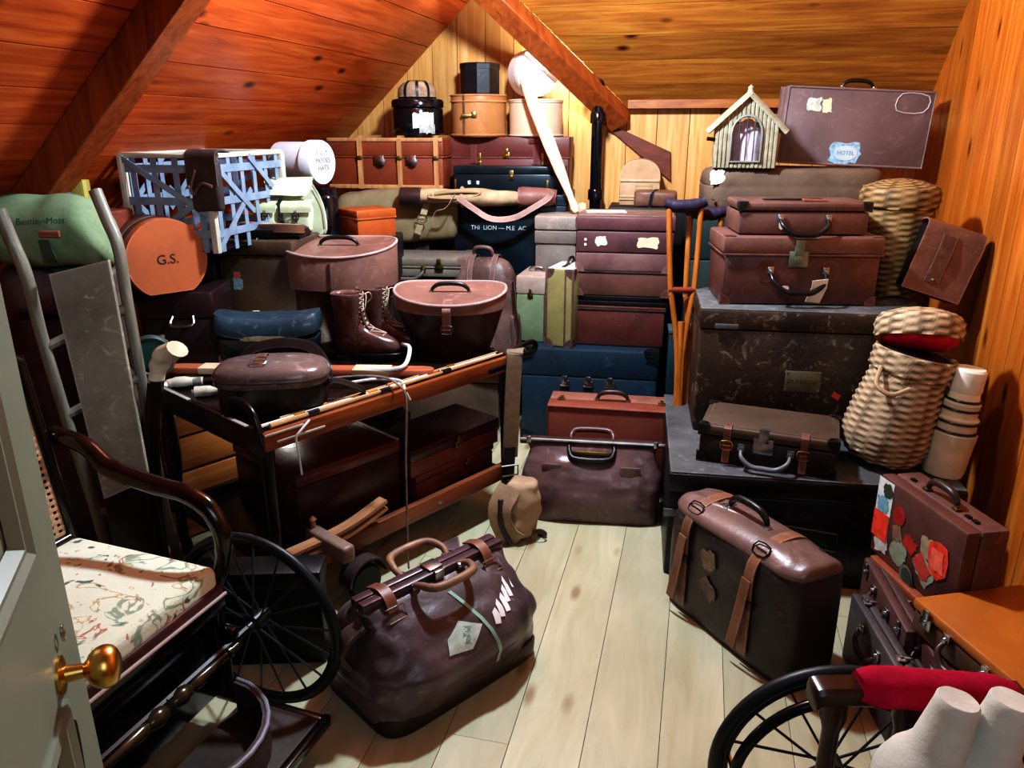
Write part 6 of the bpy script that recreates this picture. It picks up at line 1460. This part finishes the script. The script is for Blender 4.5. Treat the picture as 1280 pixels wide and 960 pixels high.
obj('buckle', tube(B(), smoothpts([e_+Vector((sx*.034,-.018+sx*.012,sz)) for sx,sz in ((-1,-.075),(1,-.075),(1,-.03),(-1,-.03))],1,True), .0045, 8, True), M_steel, t)
for i in range(3): obj('strap_loop', box(B(), tuple(e_+Vector((-.008,-.018,-.10-.035*i))), (.06,.02,.014), .004), M_darkl, t)
t = thing('leather_gaiter','tan suede gaiter lying on the floor beneath the hanging khaki strap','gaiter',W(647,680,z=0)+Vector((0,.06,0)),-15)
bm = B(); rings = []
for i in range(14):
    u = i/13; zc = .02+.23*u; rx = .055+.02*math.sin(u*PI); ry = .05+.02*math.sin(u*PI*.9)
    rings.append([Vector((rx*math.cos(a)+.02*u-.0, ry*math.sin(a)+.03*math.sin(u*2.2), zc)) for a in [2*PI*q_/28 for q_ in range(28)]])
loft(bm, rings); wrinkle(bm,.02,10,6); obj('body', bm, plain('tan_suede','ab9478',.9,0,.2,9,.3), t, 60, smooth=1)
obj('flap', wrinkle(strap(B(), smoothpts([(-.02,-.04,.24),(-.05,-.085,.16),(-.03,-.08,.06),(.02,-.06,.015)],6),.09,.008,(1,.2,0)),.006,14,2), plain('tan_suede','ab9478'), t)
obj('dark_lining', tube(B(), smoothpts([(-.05,-.075,.2),(-.045,-.09,.1),(-.01,-.08,.01)],5), .012, 8), M_darkl, t)
obj('loose_strap', strap(B(), smoothpts([(.05,-.02,.03),(.1,-.02,.05),(.12,.0,.02),(.08,.03,.005)],5), .02, .004, Z3), M_darkl, t)
# ------------------------------------------------------------------ big travelling bag in front
p0, p1 = W(478,922,z=0), W(664,806,z=0); ang = math.degrees(math.atan2(p1.y-p0.y,p1.x-p0.x)); wq = (p1-p0).length; m = (p0+p1)/2; n_ = Vector((-(p1-p0).y,(p1-p0).x,0)).normalized(); dq = .36
M_tb = leather('grey_brown_hide_bag','75666a','42363a',.3,.55,3.5,.16,sc_col='a89c9e')
t = thing('gladstone_bag','large scuffed grey-brown travelling bag with twin grips and a green stripe, nearest on the floor','bag',m+n_*(dq/2-.045),ang)
hq = .335
gladstone(t, wq*1.0, dq, hq, M_tb, .02, 11, 1.05, .93, .16, pinch=.3, fat=1)
obj('base_skirt', loft(B(), [sring(wq/2*a,dq/2*b,7,z,48) for z,a,b in ((.0,.99,.99),(.004,1.015,1.03),(.05,1.02,1.05),(.06,1.0,1.03))]), leather('skirt_hide','45362f','241b18',.4,.4), t)
M_frame = leather('plum_frame','5a4148','33242a',.3,.3)
bm = box(B(), (0,-.018,hq+.008), (wq*.9,.03,.028), .006); box(bm, (0,.018,hq+.008), (wq*.9,.03,.026), .006); obj('frame_bar', bm, M_frame, t)
M_grip = leather('tan_grip','a8825c','6a4a34',.5,.3,12)
for s in (-1,1):
    pts = smoothpts([(-.085,s*.03,hq+.01),(-.09,s*.065,hq+.026),(-.06,s*.115,hq+.032),(.06,s*.115,hq+.032),(.09,s*.065,hq+.026),(.085,s*.03,hq+.01)],6); mm=len(pts)
    obj('handle', tube(B(), pts, [.009+.004*math.sin(PI*i/(mm-1)) for i in range(mm)], 10), M_grip, t)
    for x in (-.085,.085): obj('handle_mount', box(B(), (x,s*.034,hq+.008), (.03,.02,.02), .004), M_steel, t)
obj('centre_lock', box(box(B(), (0,-.036,hq+.012), (.035,.014,.03), .003), (0,0,hq+.026), (.05,.05,.008), .002), M_steel, t)
for x in (-wq*.31,wq*.31):
    s_ = obj('frame_strap', strap(B(), smoothpts([(x,.05,hq+.012),(x,.0,hq+.03),(x,-.04,hq+.016),(x,-.06,hq-.02)],4), .034, .006, X3), leather('strap_orange','8a563c','5c3626',.45,.3), t)
    obj('buckle', tube(B(), smoothpts([(x+a*.03,-.062-.02*(b<0),hq-.02+b*.016) for a,b in ((-1,-1),(1,-1),(1,1),(-1,1))],1,True), .003, 6, True), M_steel, s_)
obj('end_loop', strap(B(), smoothpts([(-wq*.46,-.03,hq*.9),(-wq*.54,-.02,hq*.82),(-wq*.57,.0,hq*.66),(-wq*.53,.0,hq*.5)],5), .05, .012, Y3), leather('end_hide','6a5650','3a2c28',.45,.4), t)
obj('frame_tab', strap(B(), smoothpts([(wq*.2,.05,hq+.006),(wq*.26,.1,hq+.004),(wq*.3,.14,hq-.03)],4), .06, .006, X3), M_tb, t)
# marks that follow the leather: laid on the bag's own surface
bag = [c for c in t.children if c.name.startswith('body')][0]
dg = bpy.context.evaluated_depsgraph_get(); dg.update()
def onbag(x, z):
    """a point on the outer face of the bag at (x, z) in its own frame"""
    ok, loc, nor, _ = bag.evaluated_get(bpy.context.evaluated_depsgraph_get()).ray_cast(Vector((x,-1,z)), Vector((0,1,0)))
    return (loc+nor*.003, nor) if ok else (Vector((x,-dq*.5,z)), Vector((0,-1,0)))
def skin_patch(name, poly, mat, n=8):
    """thin sheet following the bag under polygon poly (x, z)"""
    bm = B(); xs = [p[0] for p in poly]; zs2 = [p[1] for p in poly]; cx_, cz_ = sum(xs)/len(xs), sum(zs2)/len(zs2); rows = []
    for k_ in range(n+1):
        rows.append([bm.verts.new(onbag(cx_+(x-cx_)*max(k_/n,.02), cz_+(z-cz_)*max(k_/n,.02))[0]) for x, z in poly])
    for a, b in zip(rows, rows[1:]):
        for i in range(len(poly)): j = (i+1) % len(poly); bm.faces.new((a[i],a[j],b[j],b[i]))
    return obj(name, bm, mat, t)
def densify(pl, k_=4): return [(p[0]+(q_[0]-p[0])*i/k_, p[1]+(q_[1]-p[1])*i/k_) for p, q_ in zip(pl, pl[1:]+pl[:1]) for i in range(k_)]
H = hq
bm = B(); pts = [(.0,H*.92),(.02,H*.84),(.04,H*.74),(.056,H*.64),(.066,H*.54),(.073,H*.44),(.076,H*.35),(.077,H*.28)]
L_ = [bm.verts.new(onbag(x-.006,z)[0]) for x,z in pts]; R_ = [bm.verts.new(onbag(x+.006,z)[0]) for x,z in pts]
for i in range(len(pts)-1): bm.faces.new((L_[i],R_[i],R_[i+1],L_[i+1]))
obj('green_stripe', bm, plain('pale_green_paint','9fc4b0',.6), t)
skin_patch('paper_label', densify([(-.10,H*.60),(-.02,H*.56),(.035,H*.70),(-.03,H*.78),(-.085,H*.70)]), plain('pale_green_paper','cfe0d6',.6,0,.12,40))
skin_patch('label_print', densify([(-.05,H*.60),(-.02,H*.6),(.0,H*.72),(-.025,H*.74)]), plain('green_print','8fb0a4',.7))
for x, w_l, z0, z1 in ((.075,.026,.66,.76),(.10,.022,.69,.79),(.125,.026,.70,.80),(.15,.022,.73,.83),(.172,.02,.74,.86),(.203,.009,.765,.80)):
    pl = [(x,H*z0),(x+w_l*.7,H*(z0-.01)),(x+w_l,H*(z0+.05)),(x+w_l*.8,H*z1),(x+w_l*.2,H*(z1-.02))]
    skin_patch('white_lettering', densify(pl,3), plain('white_paint','f2f2f2'), 4)
# ------------------------------------------------------------------ bath chair
hd = Vector((.94,-.34,0)).normalized(); sdv = Vector((hd.y,-hd.x,0))*-1      # heading; sdv = towards the far side
if sdv.y < 0: sdv = -sdv
BA = math.degrees(math.atan2(hd.y,hd.x))
FF = Vector((-.775,1.765,0))           # front far corner of the seat, on the floor
bc_ = thing('bath_chair','black-framed wheelchair with a cane back and flowered seat behind the open door','wheelchair',FF,BA)
# local: x forward (0 at the seat front), y to the far side (0 at the far edge), z up
SW_, SD_, SH_ = .50, .50, .47
M_ebon = plain('ebonised_wood','16110f',.16,0,.25,20,spec=.7)
def flower_mat():
    t_ = NT('flowered_tapestry'); v = t_.coords((1,1,1),rnd=False)
    n1 = t_.noise(v,9,3,.5,1.5); base_ = t_.ramp(t_.noise(v,5,3),[(.3,lin('dadfc4')),(.7,lin('eaecd8'))])
    g = t_.ramp(n1,[(.57,g4(0)),(.59,g4(.8)),(.62,g4(.8)),(.64,g4(0))]); c1 = t_.mix(g, base_, lin('7f937a'))
    mp = t_.coords((1.3,1.3,1),rnd=False); mp.node.inputs['Location'].default_value = (3,7,2)
    n2 = t_.noise(mp,10,3,.5,1.8); g2 = t_.ramp(n2,[(.65,g4(0)),(.67,g4(.8)),(.70,g4(.8)),(.72,g4(0))]); c2 = t_.mix(g2, c1, lin('b0503e'))
    mp3 = t_.coords((.9,1.2,1),rnd=False); mp3.node.inputs['Location'].default_value = (11,2,5)
    n3 = t_.noise(mp3,12,3,.5,1.5); g3 = t_.ramp(n3,[(.62,g4(0)),(.65,g4(.9)),(.69,g4(0))]); c3 = t_.mix(g3, c2, lin('b8923e'))
    mp4 = t_.coords((1,1,1),rnd=False); mp4.node.inputs['Location'].default_value = (1,9,5)
    n4 = t_.noise(mp4,14,2,.5,1.2); g4_ = t_.ramp(n4,[(.66,g4(0)),(.69,g4(.9)),(.75,g4(.9))]); c4 = t_.mix(g4_, c3, lin('3e5a52'))
    t_.col(c4); t_.b.inputs['Roughness'].default_value = .85; t_.bump(t_.noise(v,130,2),.25,.003); return t_.m
bm = box(B(), (-SD_/2,-SW_/2,SH_), (SD_,SW_,.07), .022, 4); sub(bm,3)
for v in bm.verts:
    if v.co.z > SH_: v.co.z += .02*(1-(2*(v.co.x+SD_/2)/SD_)**2)*(1-(2*(v.co.y+SW_/2)/SW_)**2)
obj('seat_cushion', bm, flower_mat(), bc_, 50)
obj('seat_border', box(B(), (-SD_/2,-SW_/2,SH_-.035), (SD_+.012,SW_+.012,.035), .008), leather('maroon_border','5c2a26','38181a',.5,.2), bc_)
obj('seat_piping', tube(B(), [(.008,.008,SH_-.05),(.008,-SW_-.008,SH_-.05)], .005, 8), plain('pale_piping','b09a92',.6), bc_)
obj('seat_frame', box(B(), (-SD_/2,-SW_/2,SH_-.075), (SD_+.01,SW_+.02,.045), .006), M_ebon, bc_)
# cane back
ba_x = -SD_+.02; 
bm = B(); nx, nz = 20, 26; x0_, z0_ = ba_x, SH_+.06; wv, hv = SW_*.86, .48
def bk(y, z): return Vector((ba_x-.07*(z-SH_)/.5, y, z))
for i in range(nx+1): y = -SW_/2-wv/2+wv*i/nx; strap(bm, [bk(y,z0_),bk(y,z0_+hv)], .011, .0025, Y3)
for j in range(nz+1): z = z0_+hv*j/nz; strap(bm, [bk(-SW_/2-wv/2,z)+Vector((.002,0,0)),bk(-SW_/2+wv/2,z)+Vector((.002,0,0))], .010, .0025, (0,.0,1))
obj('cane_panel', bm, plain('woven_cane','c2a07c',.6,0,.2,30), bc_, flat=True)
bm = B()
for y in (-SW_/2-wv/2-.02,-SW_/2+wv/2+.02): tube(bm, smoothpts([bk(y,SH_-.05),bk(y,z0_+hv*.6),bk(y,z0_+hv+.02)],5), .017, 10)
tube(bm, smoothpts([bk(-SW_/2-wv/2-.02,z0_+hv),bk(-SW_/2-wv*.3,z0_+hv+.05),bk(-SW_/2,z0_+hv+.065),bk(-SW_/2+wv*.3,z0_+hv+.05),bk(-SW_/2+wv/2+.02,z0_+hv)],6), .02, 10); tube(bm, [bk(-SW_/2-wv/2-.02,z0_-.02),bk(-SW_/2+wv/2+.02,z0_-.02)], .014, 10)
obj('back_frame', bm, M_ebon, bc_)
# curved arms
for y in (.02,-SW_-.02):
    pts = smoothpts([(ba_x-.05,y,.80),(ba_x+.06,y,.78),(-.34,y,.725),(-.2,y,.70),(-.09,y,.69),(-.02,y,.655),(.012,y,.585),(.0,y,.50),(-.03,y,.43)],6)
    obj('arm', tube(B(), pts, [.024,.026,.025,.024,.022], 12, flat=.75), wood('dark_rosewood','2a1912','130b08',.16,0,9,.8) if y > 0 else M_ebon, bc_)
# wheels
wl_ = Vector((.02,.10,.275))
wheel(bc_, wl_, .275, (0,1,0), nsp=18, rr=.013)
wheel(bc_, Vector((.02,-SW_-.10,.275)), .275, (0,1,0), nsp=18, rr=.013)
obj('axle', tube(B(), [wl_, Vector((.02,-SW_-.10,.275))], .012, 8), M_iron, bc_)
wheel(bc_, Vector((-SD_-.06,-SW_/2,.1)), .1, (0,1,0), name='rear_wheel', nsp=8, rr=.01)
obj('rear_fork', box(box(B(), (-SD_-.03,-SW_/2+.03,.25), (.02,.012,.34), .003), (-SD_-.03,-SW_/2-.03,.25), (.02,.012,.34), .003), M_iron, bc_)
for y in (0,-SW_):
    obj('leg', lathe(B(), [(0,0),(.014,0),(.02,.06),(.016,.1),(.022,.2),(.018,.24),(.024,.32),(0,.32)], 14, M=Matrix.Translation((-.03,y,.1))), M_ebon, bc_)
    obj('side_rail', box(B(), (-SD_/2,y,.30), (SD_+.06,.03,.035), .006), M_ebon, bc_)
    obj('foot_rail', box(B(), (.11,y,.085), (.34,.022,.03), .004), M_ebon, bc_)
obj('apron', box(B(), (-.035,-SW_/2,.26), (.012,SW_,.30), .003), M_ebon, bc_)
obj('side_panel', box(B(), (-SD_/2,-.0,.26), (SD_,.012,.33), .003), M_ebon, bc_)  # panel added to keep the shaded gap behind the wheel dark
# turned front rail and the footboard
rl_ = []; 
for u, r_ in ((0,.010),(.05,.010),(.06,.016),(.08,.016),(.09,.010),(.2,.013),(.32,.018),(.36,.012),(.38,.02),(.42,.024),(.46,.02),(.48,.013),(.50,.022),(.52,.013),(.54,.02),(.58,.024),(.62,.02),(.64,.012),(.68,.018),(.8,.013),(.91,.010),(.92,.016),(.94,.016),(.95,.010),(1,.010)): rl_.append((r_, u*SW_))
obj('turned_rail', lathe(B(), [(0,0)]+rl_+[(0,SW_)], 16, M=Matrix.Translation((.03,-SW_,.265))@Matrix.Rotation(-PI/2,4,'X')), plain('bronze_turning','4a4434',.2,.5,.25), bc_)
bm = B(); rings = []
for i in range(15):
    a = PI*i/14; rings.append([Vector((.06+.20*math.sin(a)*k_, -SW_/2+.2*math.cos(a)*k_, z)) for k_, z in ((1.0,.10),(1.0,.2),(.93,.2),(.93,.10))])
loft(bm, rings); obj('foot_guard', bm, leather('foot_leather','54403f','352727',.6,.3), bc_)
obj('guard_edge', tube(B(), [(.06+.20*math.sin(PI*i/14), -SW_/2+.2*math.cos(PI*i/14), .2) for i in range(15)], .006, 8), plain('grey_edge','868894',.5), bc_)
obj('footboard', box(B(), (.16,-SW_/2,.092), (.24,SW_-.02,.016), .004), leather('foot_mat','4a4038','332b25',.7,.3), bc_)
obj('front_bar', box(B(), (.29,-SW_/2,.085), (.022,SW_+.03,.034), .005), M_ebon, bc_)
